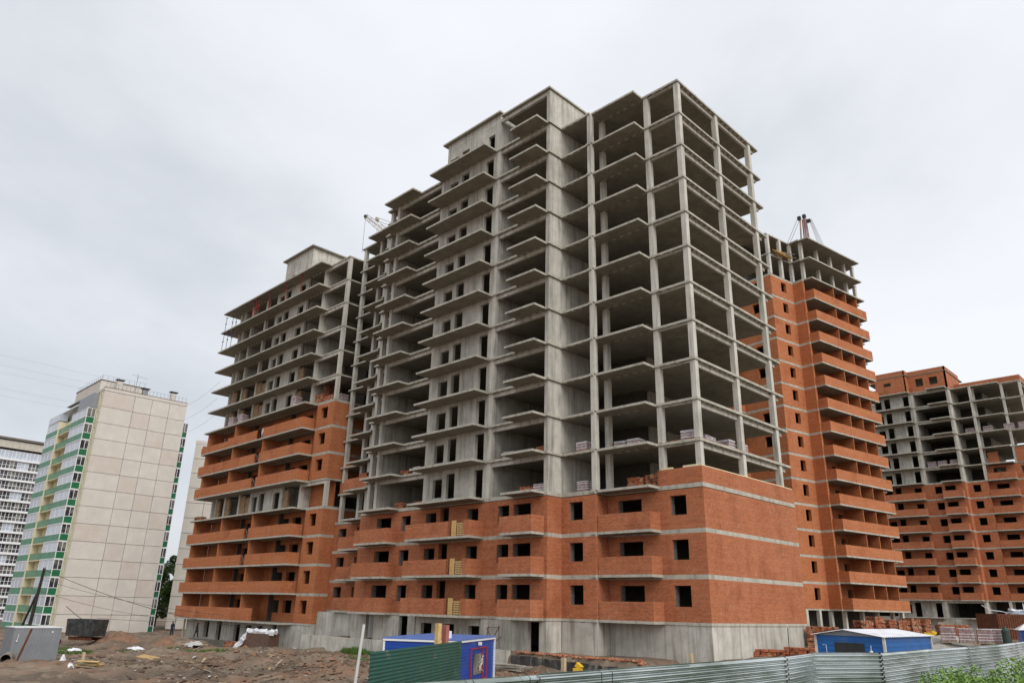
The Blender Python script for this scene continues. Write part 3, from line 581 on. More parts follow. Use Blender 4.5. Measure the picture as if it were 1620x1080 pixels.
# ------------------------------------------------------------------ second panel block behind
B7 = thing('apartment_building', 'beige panel block mostly hidden behind the left unfinished block', 'building', (-118, 13, 0), R(-24))
for r in range(12):
    for c in range(5):
        link('wall_panel', L(('wall_panel7',), PANEL, lambda b: b.box(-.3, 0, .04, 3.16, .04, 2.76)), B7, (0, c*3.2, 29.2 - 2.8*(r+1)))
b = MB(); b.box(-13, -.28, 0.02, 16, -5, 29.2); link('inner_wall', b.mesh('inner_wall', MATS['joint_sealant']), B7)
b = MB(); b.box(-.3, .03, -.03, 16, 29.25, 29.9)
for i in range(16): b.tube([(-.2, .2 + i*.8, 29.9), (-.2, .2 + i*.8, 30.7)], .02, 4)
link('roof_parapet', b.mesh('roof_parapet', PANEL), B7)
# ------------------------------------------------------------------ white glazed block, far left
B6 = thing('apartment_building', 'white block at the left edge with rows of dark glazed loggias', 'building', (-187, 0, 0), R(4))
def glazed_y(b, top):
    n = 3; w = 2.4/n
    b.box(-.3, -.24, 0, 2.4, .255, .30); b.box(-.3, -.24, 0, 2.4, 2.14, 2.19)
    if not top: b.box(-.3, -.24, 0, 2.4, 1.05, 1.13)
    for i in range(n): b.box(-.3, -.22, i*w, i*w + .09, .30, 2.14)
for r in range(16):
    z0 = 34.2 - 2.42*(r+1)
    link('floor_band', L(('b6band',), WHITEF, lambda b: b.box(-.4, .1, -20, 22, -.22, .25)), B6, (0, 0, z0))
    for i in range(10):
        light = (i*7 + r*3) % 9 == 0 or r == 0
        w = link('window', L(('b6win', r == 0), WHITEF, lambda b: glazed_y(b, r == 0)), B6, (0, -16 + i*2.4, z0))
        link('pane', L(('b6pane', light), SILV if light else GLASS, lambda b: b.box(-.33, -.305, 0, 2.4, .25, 2.2)), w)
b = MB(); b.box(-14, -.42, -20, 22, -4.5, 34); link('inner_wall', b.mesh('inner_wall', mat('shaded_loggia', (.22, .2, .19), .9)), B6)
b = MB(); b.box(-14, .3, -20.2, 22.2, 36.5, 37.0); link('roof_edge', b.mesh('roof_edge', mat('brown_roof_edge', (.16, .14, .12), .9)), B6)
b = MB(); b.box(-14, -.1, -20, 22, 34.5, 36.3); link('attic_wall', b.mesh('attic_wall', mat('attic_beige', (.50, .47, .40), .9)), B6)

# ------------------------------------------------------------------ ground
def sst(a, b, x):
    t = min(1, max(0, (x-a)/(b-a))); return t*t*(3-2*t)
HEAPS = [(-71, -10.5, 4.5, 2.6, 1.35), (-66, -7.2, 4, 2.2, 1.3), (-61, -6.2, 3, 2, .8), (-30, -16, 4, 2.2, .55), (-20, -18.5, 5, 1.8, .6), (-12.5, -15.5, 4, 1.8, .5), (-24, -13, 5, 1.8, .5), (-37, -19.5, 4, 1.6, .5), (-26, -28, 4, 3, .3), (-15, -11, 3, 1.5, .4), (-3, 52, 4, 5, .9), (-70, -3.2, 5, 2.2, .8), (-44, -12, 6, 4, .4), (-38, -8, 4, 2.5, .3)]
def G(x, y):
    h = -3.4 - 1.2*sst(-32, -62, x)
    pf = sst(-4.7, -4.4, y)*sst(-41.5, -40.8, x)*(1-sst(-3, -1, x)) if x < 0 else 0
    h = h + (-2.3 - h)*max(pf, sst(-3, 0, x)*sst(-14, -4, y))
    if y > 13 and x > -20: h = max(h, -2.3)
    h += sst(20, 60, y)*.9*sst(-30, -10, x)
    if x > 14: h = h + (-2.25 - h)*sst(14, 18.3, x)*(1-sst(-14, -4, y))
    if x > 19: h = h + (-1.3 - h)*sst(20, 25, x)
    for a, b, sx, sy, A in HEAPS:
        q = ((x-a)/sx)**2 + ((y-b)/sy)**2
        if q < 9: h += A*math.exp(-q)
    return h
def Gn(x, y):
    h = G(x, y)
    v = Vector((x, y, 0))
    amp = .12 + .16*max(0, noise.noise(v*.12))
    road = sst(-6, 2, (y + 30) - .42*(-(x + 20)))        # smoother strip along the bottom left of the photo
    rough = .35 + .65*sst(-34.5, -31, y + .0*x) if x < 14 else .3
    if -4.4 < y < 14 and -41 < x < 0: rough = .25
    h += rough*((amp + .20)*noise.fractal(v*.30, .75, 2.1, 6) + .10*noise.noise(v*1.9) + .05*noise.noise(v*4.3))
    h += .07*math.sin((x*.35 + y*.94)*2.2 + 2*noise.noise(v*.1))*sst(-29, -33, y)*sst(5, 0, x) if False else 0
    return h
xs = sorted(set([-3000, -1200, -600, -320, -200, -150, -125] + list(np.arange(-110, -50, .8).round(2)) + list(np.arange(-50, 2, .34).round(2)) + list(np.arange(2, 30, .9).round(2)) + [34, 45, 70, 120, 300, 800, 2500]))
ys = sorted(set([-2500, -600, -150, -80, -60, -52] + list(np.arange(-48, -36, .8).round(2)) + list(np.arange(-36, -3, .3).round(2)) + list(np.arange(-3, 20, 1.2).round(2)) + list(np.arange(20, 70, 1.6).round(2)) + [80, 100, 130, 180, 260, 500, 1200, 3000]))
gv = [(x, y, Gn(x, y) if (-115 < x < 32 and -55 < y < 90) else (-4.6 if x < -60 else -3.0)) for y in ys for x in xs]
nx = len(xs); gf = [(j*nx+i, j*nx+i+1, (j+1)*nx+i+1, (j+1)*nx+i) for j in range(len(ys)-1) for i in range(nx-1)]
me = bpy.data.meshes.new('ground'); me.from_pydata(gv, [], gf); me.materials.append(GROUND); me.polygons.foreach_set('use_smooth', [True]*len(me.polygons))
gr = link('ground', me, kind='structure')
def lump(cx, cy, z, sx, sy, h, seed, name, m):
    b = MB(); n = 26; r = random.Random(seed)
    for j in range(n+1):
        for i in range(n+1):
            u, v = i/n*2-1, j/n*2-1; q = u*u+v*v
            x, y = cx+u*sx, cy+v*sy
            b.v.append((x, y, z - .25 + h*max(0, 1-q)**.8*(1 + .35*noise.noise(Vector((x*.9+seed, y*.9, 0)))) + .14*noise.fractal(Vector((x*1.7, y*1.7, seed)), .8, 2, 4)))
    for j in range(n):
        for i in range(n): b.f.append((j*(n+1)+i, j*(n+1)+i+1, (j+1)*(n+1)+i+1, (j+1)*(n+1)+i))
    o = link(name, b.mesh(name, m, True)); return o
tag(lump(-71, -10.5, -4.5, 5.5, 3.2, 1.5, 3, 'spoil_heap', HEAP), 'reddish spoil heap right of the dark metal skip', 'dirt heap', 'spoil heaps before the beige block')
tag(lump(-65, -7.6, -4.5, 4.2, 2.6, 1.45, 8, 'spoil_heap', HEAP), 'reddish spoil heap in front of the narrow gap with trees', 'dirt heap', 'spoil heaps before the beige block')
tag(lump(5.6, 26.0, -2.3, 3.6, 4.5, 1.7, 12, 'rubble_heap', DIRTP), 'grey heap of sand and rubble in front of the wrapped brick pallets', 'rubble heap')
# stones, rubble and broken brick scattered over the yard
def scatter(name, m, n, area, smin, smax, seed, flat=.5):
    r = random.Random(seed); b = MB()
    for _ in range(n):
        x, y = area(r); s = smin + (smax - smin)*r.random()**3
        z = Gn(x, y) + s*flat*.2
        i = len(b.v)
        pts = [(1, 0, 0), (-1, 0, 0), (0, 1, 0), (0, -1, 0), (0, 0, 1), (0, 0, -1)]
        rz = r.random()*6.3
        for p in pts:
            k = .7 + .6*r.random(); px, py = p[0]*math.cos(rz)-p[1]*math.sin(rz), p[0]*math.sin(rz)+p[1]*math.cos(rz)
            b.v.append((x + px*s*k, y + py*s*k, z + p[2]*s*flat*k))
        for f in ((0, 2, 4), (2, 1, 4), (1, 3, 4), (3, 0, 4), (2, 0, 5), (1, 2, 5), (3, 1, 5), (0, 3, 5)): b.f.append(tuple(i+q for q in f))
    return link(name, b.mesh(name, m), kind='stuff')
yard = lambda r: (r.uniform(-75, 0), r.uniform(-30, -5.5))
near = lambda r: (r.uniform(-30, 2), r.uniform(-27, -6))
o = scatter('soil_clods', mat('soil_clod', (.12, .085, .058), .95, .35, 5), 3800, near, .02, .15, 1, .6); tag(o, 'dark clods of churned soil all over the yard', 'soil')
o = scatter('gravel_stones', mat('pale_stone', (.34, .30, .25), .95, .3, 5), 1500, yard, .02, .14, 2); tag(o, 'pale stones and crumbs of concrete strewn over the yard', 'rubble')
o = scatter('brick_rubble', ORANGE, 1500, lambda r: (r.uniform(-14, 0), r.uniform(-9.5, -4.8)) if r.random() < .75 else (r.uniform(-30, -2), r.uniform(-20, -6)), .03, .13, 4); tag(o, 'broken red brick lying before the dark low wall', 'rubble')
o = scatter('brick_rubble', ORANGE, 900, lambda r: (r.uniform(-13.2, -2), -4.4 + .9*r.random()), .04, .13, 5, .8); tag(o, 'broken red brick lying on top of the dark low wall', 'rubble')
o = scatter('gravel_stones', MATS['pale_stone'], 700, lambda r: (r.uniform(2, 9), r.uniform(21, 30)), .05, .25, 6); tag(o, 'pale stones on and around the grey heap', 'rubble')
def debris(name, m, n, area, seed, label, lx=(.2, 1.2), grp='debris'):
    r = random.Random(seed); b = MB()
    for _ in range(n):
        x, y = area(r); b.obox((x, y, Gn(x, y) + .05 + .08*r.random()), (r.uniform(*lx), r.uniform(.06, .16), r.uniform(.02, .06)), r.random()*6.3, r.uniform(-.35, .35), r.uniform(-.3, .3))
    tag(link(name, b.mesh(name, m), kind='stuff'), label, 'debris')
debris('board_scraps', WOODG, 80, lambda r: (r.uniform(-66, -5), r.uniform(-24, -5.5)), 31, 'grey splinters and short boards strewn over the yard')
debris('board_scraps', WOODD, 120, lambda r: (r.uniform(-40, -8), r.uniform(-29, -8)), 32, 'dark rotten board ends in the churned soil')
debris('board_scraps', mat('tan_scraps', (.42, .31, .18), .9, .2, 3), 26, lambda r: (r.uniform(-62, -6), r.uniform(-25, -5.5)), 33, 'few bright wood offcuts in the yard', (.15, .8))
debris('plastic_scraps', WHITEP, 34, lambda r: (r.uniform(-62, -4), r.uniform(-26, -5.5)), 34, 'small white bits of plastic blown over the yard', (.08, .3))
scatter_big = scatter
o = scatter('soil_lumps', MATS['soil_clod'], 240, near, .10, .38, 41, .5); tag(o, 'large dark lumps of soil in the churned bank', 'soil')
o = scatter('soil_lumps', HEAP, 420, lambda r: (r.uniform(-34, -4), r.uniform(-22, -7)), .08, .30, 42, .55); tag(o, 'reddish lumps of spoil in the churned bank', 'soil')
def grass(name, cx, cy, rx, ry, n, h, label, seed):
    r = random.Random(seed); b = MB()
    for _ in range(n):
        a_, q = r.random()*6.28, math.sqrt(r.random()); x, y = cx + rx*q*math.cos(a_), cy + ry*q*math.sin(a_); z = Gn(x, y) - .02
        w = .03 + .03*r.random(); hh = h*(.4 + .7*r.random()); t = r.random()*6.28; dx, dy = math.cos(t)*w, math.sin(t)*w; l1, l2 = r.uniform(-.15, .15), r.uniform(-.15, .15)
        b.quadf((x-dx, y-dy, z), (x+dx, y+dy, z), (x+l1, y+l2, z+hh))
    tag(link(name, b.mesh(name, GRASS), kind='stuff'), label, 'grass')
grass('grass_patch', -49.5, -15.4, 4.2, 2.2, 1700, .35, 'patch of rough green grass in the middle of the left yard', 1)
grass('grass_patch', -30.5, -5.4, 2.6, .7, 1800, .5, 'green weeds against the low pale wall left of the blue cabin', 2)
grass('grass_patch', -36, -17, 4.5, 1.2, 1300, .26, 'sparse green weeds on the bank in the middle of the yard', 12)
grass('grass_patch', -22, -9, 5, 1.2, 900, .25, 'sparse weeds on the churned soil left of the white post', 13)
grass('grass_patch', -76, -4.5, 2.5, 1.2, 1500, .6, 'weeds by the walking man at the foot of the left block', 3)
grass('grass_patch', -62, -19, 5, 2.5, 1600, .3, 'thin grass left of the spoil heap', 4)
b = MB(); vy = [-60 + i*1.5 for i in range(60)]
VG = mat('verge_grass_soil', (.06, .085, .03), .95, .35, 1.2, bump=.5, bscale=8)
for i, y in enumerate(vy):
    for x in (18.95, 20.2, 21.5, 23, 25, 30): b.v.append((x, y, G(x, y) + .10 + .04*noise.noise(Vector((x, y, 0)))))
for j in range(len(vy)-1):
    for i in range(5): q = j*6+i; b.f.append((q, q+1, q+7, q+6))
link('grass_verge', b.mesh('grass_verge', VG, True), kind='structure')
# ------------------------------------------------------------------ low walls before the main building
t = thing('retaining_wall', 'low pale concrete retaining wall in front of the middle building', 'wall', (-27.3, -4.6, -3.7))
for i in range(9):
    link('wall_block', L(('rw',), MORTAR_EDGE if False else CWALL, lambda b: b.box(-1.515, 1.515, -.2, .2, 0, 1.5)), t, (-12.2 + i*3.05, (i % 3)*.03, .03*(i % 2)))
t = thing('retaining_wall', 'low bitumen-blackened wall with broken brick on top', 'wall', (-7.6, -4.45, -3.7))
BITU2 = mat('damp_concrete', (.15, .14, .12), .9, .25, 1.5)
BITU = mat('bitumen_coated', (.06, .058, .055), .8, .6, 1.2, fn=lambda t_, tc, l, b: mixc(t_, noisef(t_, wpos(t_), 1.4, .55, .66, 5, (1, 1, .3)), l, (.27, .24, .19)))
for i in range(5): link('wall_block', L(('rwd',), BITU, lambda b: b.box(-1.13, 1.13, -.2, .2, 0, 1.22)), t, (-4.5 + i*2.3, 0, -.06*i))
t = thing('retaining_wall', 'low dark concrete kerb wall at the foot of the left block beside the walking man', 'wall', (-62.5, -3.6, -4.6))
for i in range(3): link('wall_block', L(('rw3',), BITU2, lambda b: b.box(-2.0, 2.0, -.15, .15, 0, 1.0)), t, (-4.1 + i*4.1, 0, .05*i))
# ------------------------------------------------------------------ corrugated fences
def sheet(b, p, q, z0, z1, pitch=.115, amp=.014, zq=None, gap=.02):
    """horizontally ribbed steel sheet from p to q"""
    p, q = Vector((*p, 0)), Vector((*q, 0)); d = (q-p).normalized(); n = Vector((-d.y, d.x, 0)); p = p + d*gap; q = q - d*gap
    H = z1 - z0; k = int(H/pitch*8)
    for j in range(k):
        for s in (0, 1):
            pass
    rows = [(z0 + H*j/k, amp*max(-1, min(1, 1.6*math.sin(2*math.pi*(H*j/k)/pitch)))) for j in range(k+1)]
    i = len(b.v)
    for z, o in rows:
        b.v += [tuple(p + n*o + Vector((0, 0, z))), tuple(q + n*o + Vector((0, 0, z + (zq or 0))))]
    for j in range(k): b.f.append((i+2*j, i+2*j+1, i+2*j+3, i+2*j+2))
fence = thing('corrugated_fence', 'long shiny galvanised corrugated fence running to the right edge of the photo', 'fence', (18.6, -25, -2.3))
FP = [(18.95, -41.6), (18.9, -38.6), (18.85, -36.6), (18.74, -34.6), (18.68, -32.6), (18.62, -30.6), (18.45, -28.5), (18.1, -26.4), (18.9, -24.4), (18.75, -22.4), (18.7, -20.4), (18.7, -18.4), (18.7, -16.4), (18.68, -14.4), (18.64, -12.4), (18.5, -10.4), (18.3, -8.4), (18.1, -6.4), (17.9, -4.4), (17.7, -2.4), (17.4, .2), (17.1, 3.2)]
FP = FP[:1] + FP[2:7:2] + [FP[6], FP[7]] + FP[8::2]
FP = sorted(set(FP), key=lambda p: p[1])
for i in range(len(FP)-1):
    b = MB(); off = .012*(i % 2)
    sheet(b, (FP[i][0]-18.6+off, FP[i][1]+25), (FP[i+1][0]-18.6+off, FP[i+1][1]+25), 0.0, 2.10 + .008*((i*5) % 3), .094, .023, None, -.03)
    link('fence_sheet', b.mesh('fence_sheet', GALV, True), fence)
    x, y = FP[i+1][0]-18.6, FP[i+1][1]+25
    link('fence_post', L(('fpost',), RUST, lambda b: b.box(-.12, -.07, -.025, .025, -.3, 1.98)), fence, (x, y, 0))
b = MB()
for z in (.35, 1.75): 
    for i in range(len(FP)-1): b.tube([(FP[i][0]-18.66, FP[i][1]+25, z), (FP[i+1][0]-18.66, FP[i+1][1]+25, z)], .02, 4)
link('fence_rail', b.mesh('fence_rail', RUST), fence)
b = MB(); r = random.Random(5)
for y in (-37.9, -36.9, -35.4, -35.15): b.tube([(19.05-18.6-.1, y+25, .8), (18.95-18.6+.0, y+25, 2.08), (18.9-18.6-.05, y+25, 2.14)], .006, 4)
link('tie_wire', b.mesh('tie_wire', DARKST), fence)
gfence = thing('corrugated_fence', 'short dark green corrugated fence standing in front of the blue cabin', 'fence', (3.2, -25.9, -3.2))
ga, gb = Vector((5.8-3.2, -30.1+25.9)), Vector((.6-3.2, -21.7+25.9)); n_ = 5
for i in range(n_):
    p, q = ga.lerp(gb, i/n_), ga.lerp(gb, (i+1)/n_); b = MB(); sheet(b, p, q, .35, 2.45, gap=.006)
    link('fence_sheet', b.mesh('fence_sheet', DGREEN, True), gfence)
for i in range(4):
    p = ga.lerp(gb, (i+.5)/4); link('fence_post', L(('gpost',), RUST, lambda b: b.box(-.1, -.05, -.03, .03, -.4, 2.3)), gfence, (p.x-.05, p.y, 0))
# ------------------------------------------------------------------ cabins and sheds
def ribbed(b, x0, x1, y, z0, z1, axis='x', sgn=-1, vertical=False, pitch=.2, dep=.018):
    """ribs standing proud of a flat panel"""
    if vertical:
        u = x0 + pitch*.25
        while u + pitch*.5 < x1:
            if axis == 'x': b.box(u, u+pitch*.5, min(y, y+sgn*dep), max(y, y+sgn*dep), z0, z1)
            else: b.box(min(y, y+sgn*dep), max(y, y+sgn*dep), u, u+pitch*.5, z0, z1)
            u += pitch
    else:
        z = z0 + pitch*.25
        while z + pitch*.5 < z1:
            if axis == 'x': b.box(x0, x1, min(y, y+sgn*dep), max(y, y+sgn*dep), z, z+pitch*.5)
            else: b.box(min(y, y+sgn*dep), max(y, y+sgn*dep), x0, x1, z, z+pitch*.5)
            z += pitch
# blue cabin: local x runs from the hidden near corner to the left, local y to the right-hand back corner
ca = math.atan2(-.50, -.866)
cab = thing('site_cabin', 'bright blue site cabin with a red-barred window behind the green fence', 'cabin', (-3.4, -18.3, -3.45), ca)
b = MB(); b.box(.08, 4.0, -6.6, -.05, .1, 2.36); ribbed(b, .08, 4.0, -.05, .12, 2.3, 'x', 1, False, .17); ribbed(b, -6.6, -.05, .08, .12, 2.3, 'y', -1, False, .17)
link('wall', b.mesh('wall', BLUEC), cab)
b = MB()
for x, y in ((0.04, -.06), (4.0, -.06), (.04, -6.6), (4.0, -6.6)): b.box(x-.05, x+.05, y-.05, y+.06, .05, 2.42)
b.box(0, 4.05, -.06, .03, 2.38, 2.47); b.box(-.02, .06, -6.65, -.08, 2.38, 2.47); link('frame_trim', b.mesh('frame_trim', WHITEF), cab)
b = MB(); b.box(-.03, 4.08, -6.7, .035, 2.475, 2.53); ribbed_roof = [b.box(.0, 4.05, -6.6 + i*.42, -6.35 + i*.42, 2.531, 2.56) for i in range(15)]; link('roof', b.mesh('roof', BLUER), cab)
w = link('window', L(('cabwin',), GLASS, lambda b: b.box(.03, .055, -4.4, -2.7, .75, 1.75)), cab)
def grille(b):
    for z in (.45, 2.0): b.box(-.02, .03, -5.0, -2.1, z, z+.05)
    for y in (-5.0, -4.3, -2.15): b.box(-.02, .03, y, y+.05, .5, 2.0)
link('window_grille', L(('grille',), REDST, grille), w)
b = MB(); r = random.Random(2)
for i in range(7): b.tube([(-.04, -4.3+.2*r.random(), .8+r.random()*.9), (-.05, -3.6+.3*r.random(), .8+r.random()*.9)], .014, 4)
link('wire_bundle', b.mesh('wire_bundle', MORTAR_EDGE), cab)
b = MB(); b.obox((-.1, -3.3, 2.25), (.16, .16, .16)); link('lamp', b.mesh('lamp', WHITEF), cab)
# right shed (gabled)
sh_a = math.atan2(1.75, 1.77) 
sha = Vector((12.3, -13.2)); shb = Vector((14.5, -11.0))
shed = thing('site_shed', 'blue corrugated shed with a low white roof and dark window behind the fence', 'shed', (13.9, -10.0, -2.47), math.pi)
# local +x points from the near corner to the left corner of the gable front, local -y to the far end
def shed_walls(b):
    b.box(.05, 2.9, -6.0, -.05, 0, 2.3); b.prism([(0, 0), (1, 0), (1, 1)], 0, 0) if False else None
    ribbed(b, .05, 2.9, -.05, .05, 2.25, 'x', 1, False, .2, .02); ribbed(b, -6.0, -.05, .05, .05, 2.25, 'y', -1, False, .2, .02)
b = MB(); shed_walls(b); link('wall', b.mesh('wall', BLUE2), shed)
b = MB(); i = len(b.v)
b.v += [(0, -.0, 2.3), (2.95, -.0, 2.3), (1.6, -.0, 2.52), (0, -.06, 2.3), (2.95, -.06, 2.3), (1.6, -.06, 2.52)]
b.f += [(0, 1, 2), (5, 4, 3), (0, 3, 4, 1), (1, 4, 5, 2), (2, 5, 3, 0)]; link('gable', b.mesh('gable', GREYC), shed)
b = MB()
for k in range(26):
    y0 = -6.2 + k*.245
    b.quadf((-.12, y0, 2.29), (-.12, y0+.12, 2.32), (1.6, y0+.12, 2.57), (1.6, y0, 2.54)); b.quadf((-.12, y0+.12, 2.32), (-.12, y0+.245, 2.29), (1.6, y0+.245, 2.54), (1.6, y0+.12, 2.57))
    b.quadf((3.07, y0, 2.29), (1.6, y0, 2.54), (1.6, y0+.12, 2.57), (3.07, y0+.12, 2.32)); b.quadf((3.07, y0+.12, 2.32), (1.6, y0+.12, 2.57), (1.6, y0+.245, 2.54), (3.07, y0+.245, 2.29))
link('roof', b.mesh('roof', WHITES), shed)
b = MB()
for x, y in ((.03, -.03), (2.92, -.03), (.03, -6.0)): b.box(x-.05, x+.05, y-.05, y+.05, 0, 2.29)
link('frame_trim', b.mesh('frame_trim', MORTAR_EDGE), shed)
w = link('window', L(('shedwin',), DARKST, lambda b: b.box(.85, 2.1, -.04, .0, .9, 2.02)), shed)
b = MB(); b.tube([(1.2, .03, 1.0), (1.25, .03, 1.4), (1.35, .03, 1.1), (1.5, .03, 1.55), (1.6, .03, 1.05), (1.75, .03, 1.3)], .05, 5); link('crumpled_film', b.mesh('crumpled_film', WHITEP), w)
b = MB(); b.tube([(.55, .06, 1.95), (.55, .08, 1.75), (.52, .1, 1.66)], .015, 5); b.tube([(.55, .08, 1.75), (.55, .08, 1.6)], .06, 8, .09); link('lamp', b.mesh('lamp', WHITEF), shed)
b = MB(); b.tube([(2.45, .03, 1.0), (2.45, .05, 1.9), (2.6, .05, 1.9)], .014, 4); link('bracket', b.mesh('bracket', WHITEF), shed)
# grey container-like shed far left
gs = thing('metal_shed', 'grey corrugated metal shed at the left edge with a rusty post before it', 'shed', (-33.1, -27.75, -3.45), -math.pi/2)
b = MB(); b.box(0, 2.75, -2.4, -.0, .05, 2.1); ribbed(b, .02, 2.75, 0, .06, 2.08, 'x', 1, True, .17, .035); ribbed(b, -2.38, -.02, 2.75, .06, 2.08, 'y', 1, True, .17, .035); link('wall', b.mesh('wall', GREYC), gs)
b = MB(); b.box(-.05, 2.8, -2.45, .06, 2.11, 2.17); link('roof', b.mesh('roof', WHITES), gs)
b = MB()
for x in (1.95, 2.5): b.tube([(x, .06, 1.75), (x+.04, .07, 1.35)], .018, 4); b.tube([(x+.04, .07, 1.36), (x+.04, .07, 1.28)], .05, 6)
b.box(.5, .58, .03, .05, 1.82, 1.92)
link('hook', b.mesh('hook', WHITEF), gs)
b = MB(); b.tube([(0, 0, -.3), (.05, .55, 2.15)], .075, 6); tag(link('post', b.mesh('post', RUST), None, (-31.6, -30.5, -3.45)), 'rusty steel post leaning in front of the grey shed', 'post')
b = MB(); n = 14
for k in range(n):
    a0, a1 = 2*math.pi*k/n, 2*math.pi*(k+1)/n
    for R_, s_ in ((.34, 1), (.29, -1)):
        q = [(0, R_*math.cos(a0), R_*math.sin(a0)), (0, R_*math.cos(a1), R_*math.sin(a1)), (3, R_*math.cos(a1), R_*math.sin(a1)), (3, R_*math.cos(a0), R_*math.sin(a0))]
        b.quadf(*(q if s_ > 0 else q[::-1]))
    b.quadf(*[(0, R_*math.cos(t_), R_*math.sin(t_)) for R_, t_ in ((.29, a0), (.34, a0), (.34, a1), (.29, a1))])
tag(link('steel_pipe', b.mesh('steel_pipe', mat('pipe_grey', (.25, .22, .19), .8, .2, 3)), None, (-31.3, -31.1, -3.1), math.pi*.90), 'wide steel pipe end lying beside the grey shed', 'pipe')
b = MB(); b.box(-1.6, 1.6, -1.2, 1.2, 0, 2.3); ribbed(b, -1.55, 1.55, -1.2, .1, 2.2, 'x', -1, True, .3, .03); c_ = link('container_body', b.mesh('container_body', mat('green_container_paint', (.01, .10, .045), .5, .2, 1)), None, (-58.5, -28.0, -4.1), .3); c_.name = 'green_container'; tag(c_, 'green metal container at the left edge behind the grey shed', 'container')
tag(link('blue_tarp', lump(0, 0, 0, 1.0, .5, .45, 5, 'x_', BLUEC).data, None, (-36.0, -32.6, -3.5)), 'dark blue sheet lying left of the pipe', 'tarp')
bpy.data.objects.remove(bpy.data.objects['x_'])
# dark skip
sk = thing('waste_skip', 'charred dark metal skip standing in front of the beige panel block', 'skip', (-72.9, -13.9, -3.95), math.atan2(3.0, 6.3))
def skip(b):
    t_ = .06
    lo, hi = (-2.0, 2.0, -.92, .92), (-2.1, 2.1, -1.0, 1.0); z0, z1 = .45, 2.25
    P_ = lambda q, z: [(q[0], q[2], z), (q[1], q[2], z), (q[1], q[3], z), (q[0], q[3], z)]
    A, B_ = P_(lo, z0), P_(hi, z1); C_ = P_((hi[0]+t_, hi[1]-t_, hi[2]+t_, hi[3]-t_), z1); D = P_((lo[0]+t_, lo[1]-t_, lo[2]+t_, lo[3]-t_), z0+t_)
    for i in range(4):
        j = (i+1) % 4; b.quadf(A[i], A[j], B_[j], B_[i]); b.quadf(B_[i], B_[j], C_[j], C_[i]); b.quadf(C_[i], C_[j], D[j], D[i])
    b.quadf(*A[::-1]); b.quadf(*D)
    for x in (-1.5, -.5, .5, 1.5): b.obox((x, -.96, 1.15), (.1, .09, 1.5), 0, 0, .09)
b = MB(); skip(b); link('body', b.mesh('body', SKIPM), sk)
b = MB(); b.box(-1.7, 1.7, -.7, -.55, 0, .35); b.box(-1.7, 1.7, .55, .7, 0, .35); b.box(-.9, -.7, -.8, .8, 0, .34); b.box(.7, .9, -.8, .8, 0, .34); link('skid', b.mesh('skid', RUST), sk)
b = MB(); r = random.Random(9)
for i in range(10): b.obox((r.uniform(-1.5, .9), r.uniform(-.6, .6), 1.9 + r.random()*.12), (1.6, .14, .05), r.uniform(-.3, .3), r.uniform(-.06, .06))
link('scrap_boards', b.mesh('scrap_boards', WOODG), sk, kind='stuff')
b = MB(); b.box(-1.6, 1.6, -.35, .35, 0, .45); tag(link('concrete_slab', b.mesh('concrete_slab', RUST), None, (-78.5, -16.0, -4.5), .4), 'flat brown slab lying left of the skip', 'slab')
# ------------------------------------------------------------------ poles, wires, cranes
pole = thing('utility_pole', 'dark timber utility pole with a slanting brace in front of the green balconies', 'pole', (-70.5, -20.45, -4.5))
b = MB(); b.tube([(0, 0, -.5), (1.7, -.15, 8.0)], .21, 8, .14); link('mast', b.mesh('mast', POLEM), pole)
b = MB(); b.tube([(-3.3, -.3, -.3), (.7, -.1, 5.3)], .13, 7, .11); link('brace', b.mesh('brace', POLEM), pole)
b = MB()
for z in (2.2, 4.2): b.box(z*.21-.25, z*.21+.25, -.3, -.2, z, z+.12)
b.box(1.3, 2.1, -.2, -.1, 7.7, 7.8); b.tube([(1.4, -.15, 7.8), (1.4, -.15, 8.1)], .05, 5); b.tube([(2.0, -.15, 7.8), (2.0, -.15, 8.1)], .05, 5); link('clamp', b.mesh('clamp', DARKST), pole)
def wire(p, q, sag, rad, label, m=DARKST):
    p, q = Vector(p), Vector(q); n = 14
    b = MB(); b.tube([p.lerp(q, i/n) - Vector((0, 0, sag*4*(i/n)*(1-i/n))) for i in range(n+1)], rad, 4)
    tag(link('overhead_wire', b.mesh('overhead_wire', m)), label, 'wire')
wire((-68.9, -20.6, 3.4), (-57, -1.4, -2.2), .9, .035, 'thick wire sloping down from the timber pole to the foot of the left block')
wire((-69.2, -20.6, 2.4), (-62, -1.4, -1.0), .6, .022, 'middle thin wire from the timber pole towards the left block')
wire((-69.4, -20.6, 1.2), (-74, -1.5, -1.9), .5, .02, 'lowest thin wire from the timber pole towards the left block')
wire((-69.4, -20.6, 1.6), (-70, -45, 1.5), .5, .03, 'wire leaving the timber pole to the left edge')
wire((-74, -13.8, -2.0), (-80, -14.5, -.4), .1, .035, 'cable hanging beside the dark skip')
wire((-92, -6.9, -2.0), (-79, -1.3, -2.1), .1, .03, 'low cable between beige block and left block')
for i, (z0_, z1_) in enumerate(((35.3, 36.5), (33.5, 35.0), (31.5, 34.0), (30.2, 31.2), (28.6, 30.2))):
    wire((-104, -95, z0_ + 4), (-112, -2, z1_ + .3), 1.2, .011, ['topmost', 'second highest', 'third', 'fourth', 'lowest'][i] + ' thin wire crossing the sky at the left edge', GREYC)
for i, z_ in enumerate((33, 30.5, 28)):
    wire((-111.6, 6, z_ + 1), (-77, -1.5, z_ - 2.5), .8, .015, ['upper', 'middle', 'lower'][i] + ' thin wire between the beige block and the left unfinished block', GREYC)
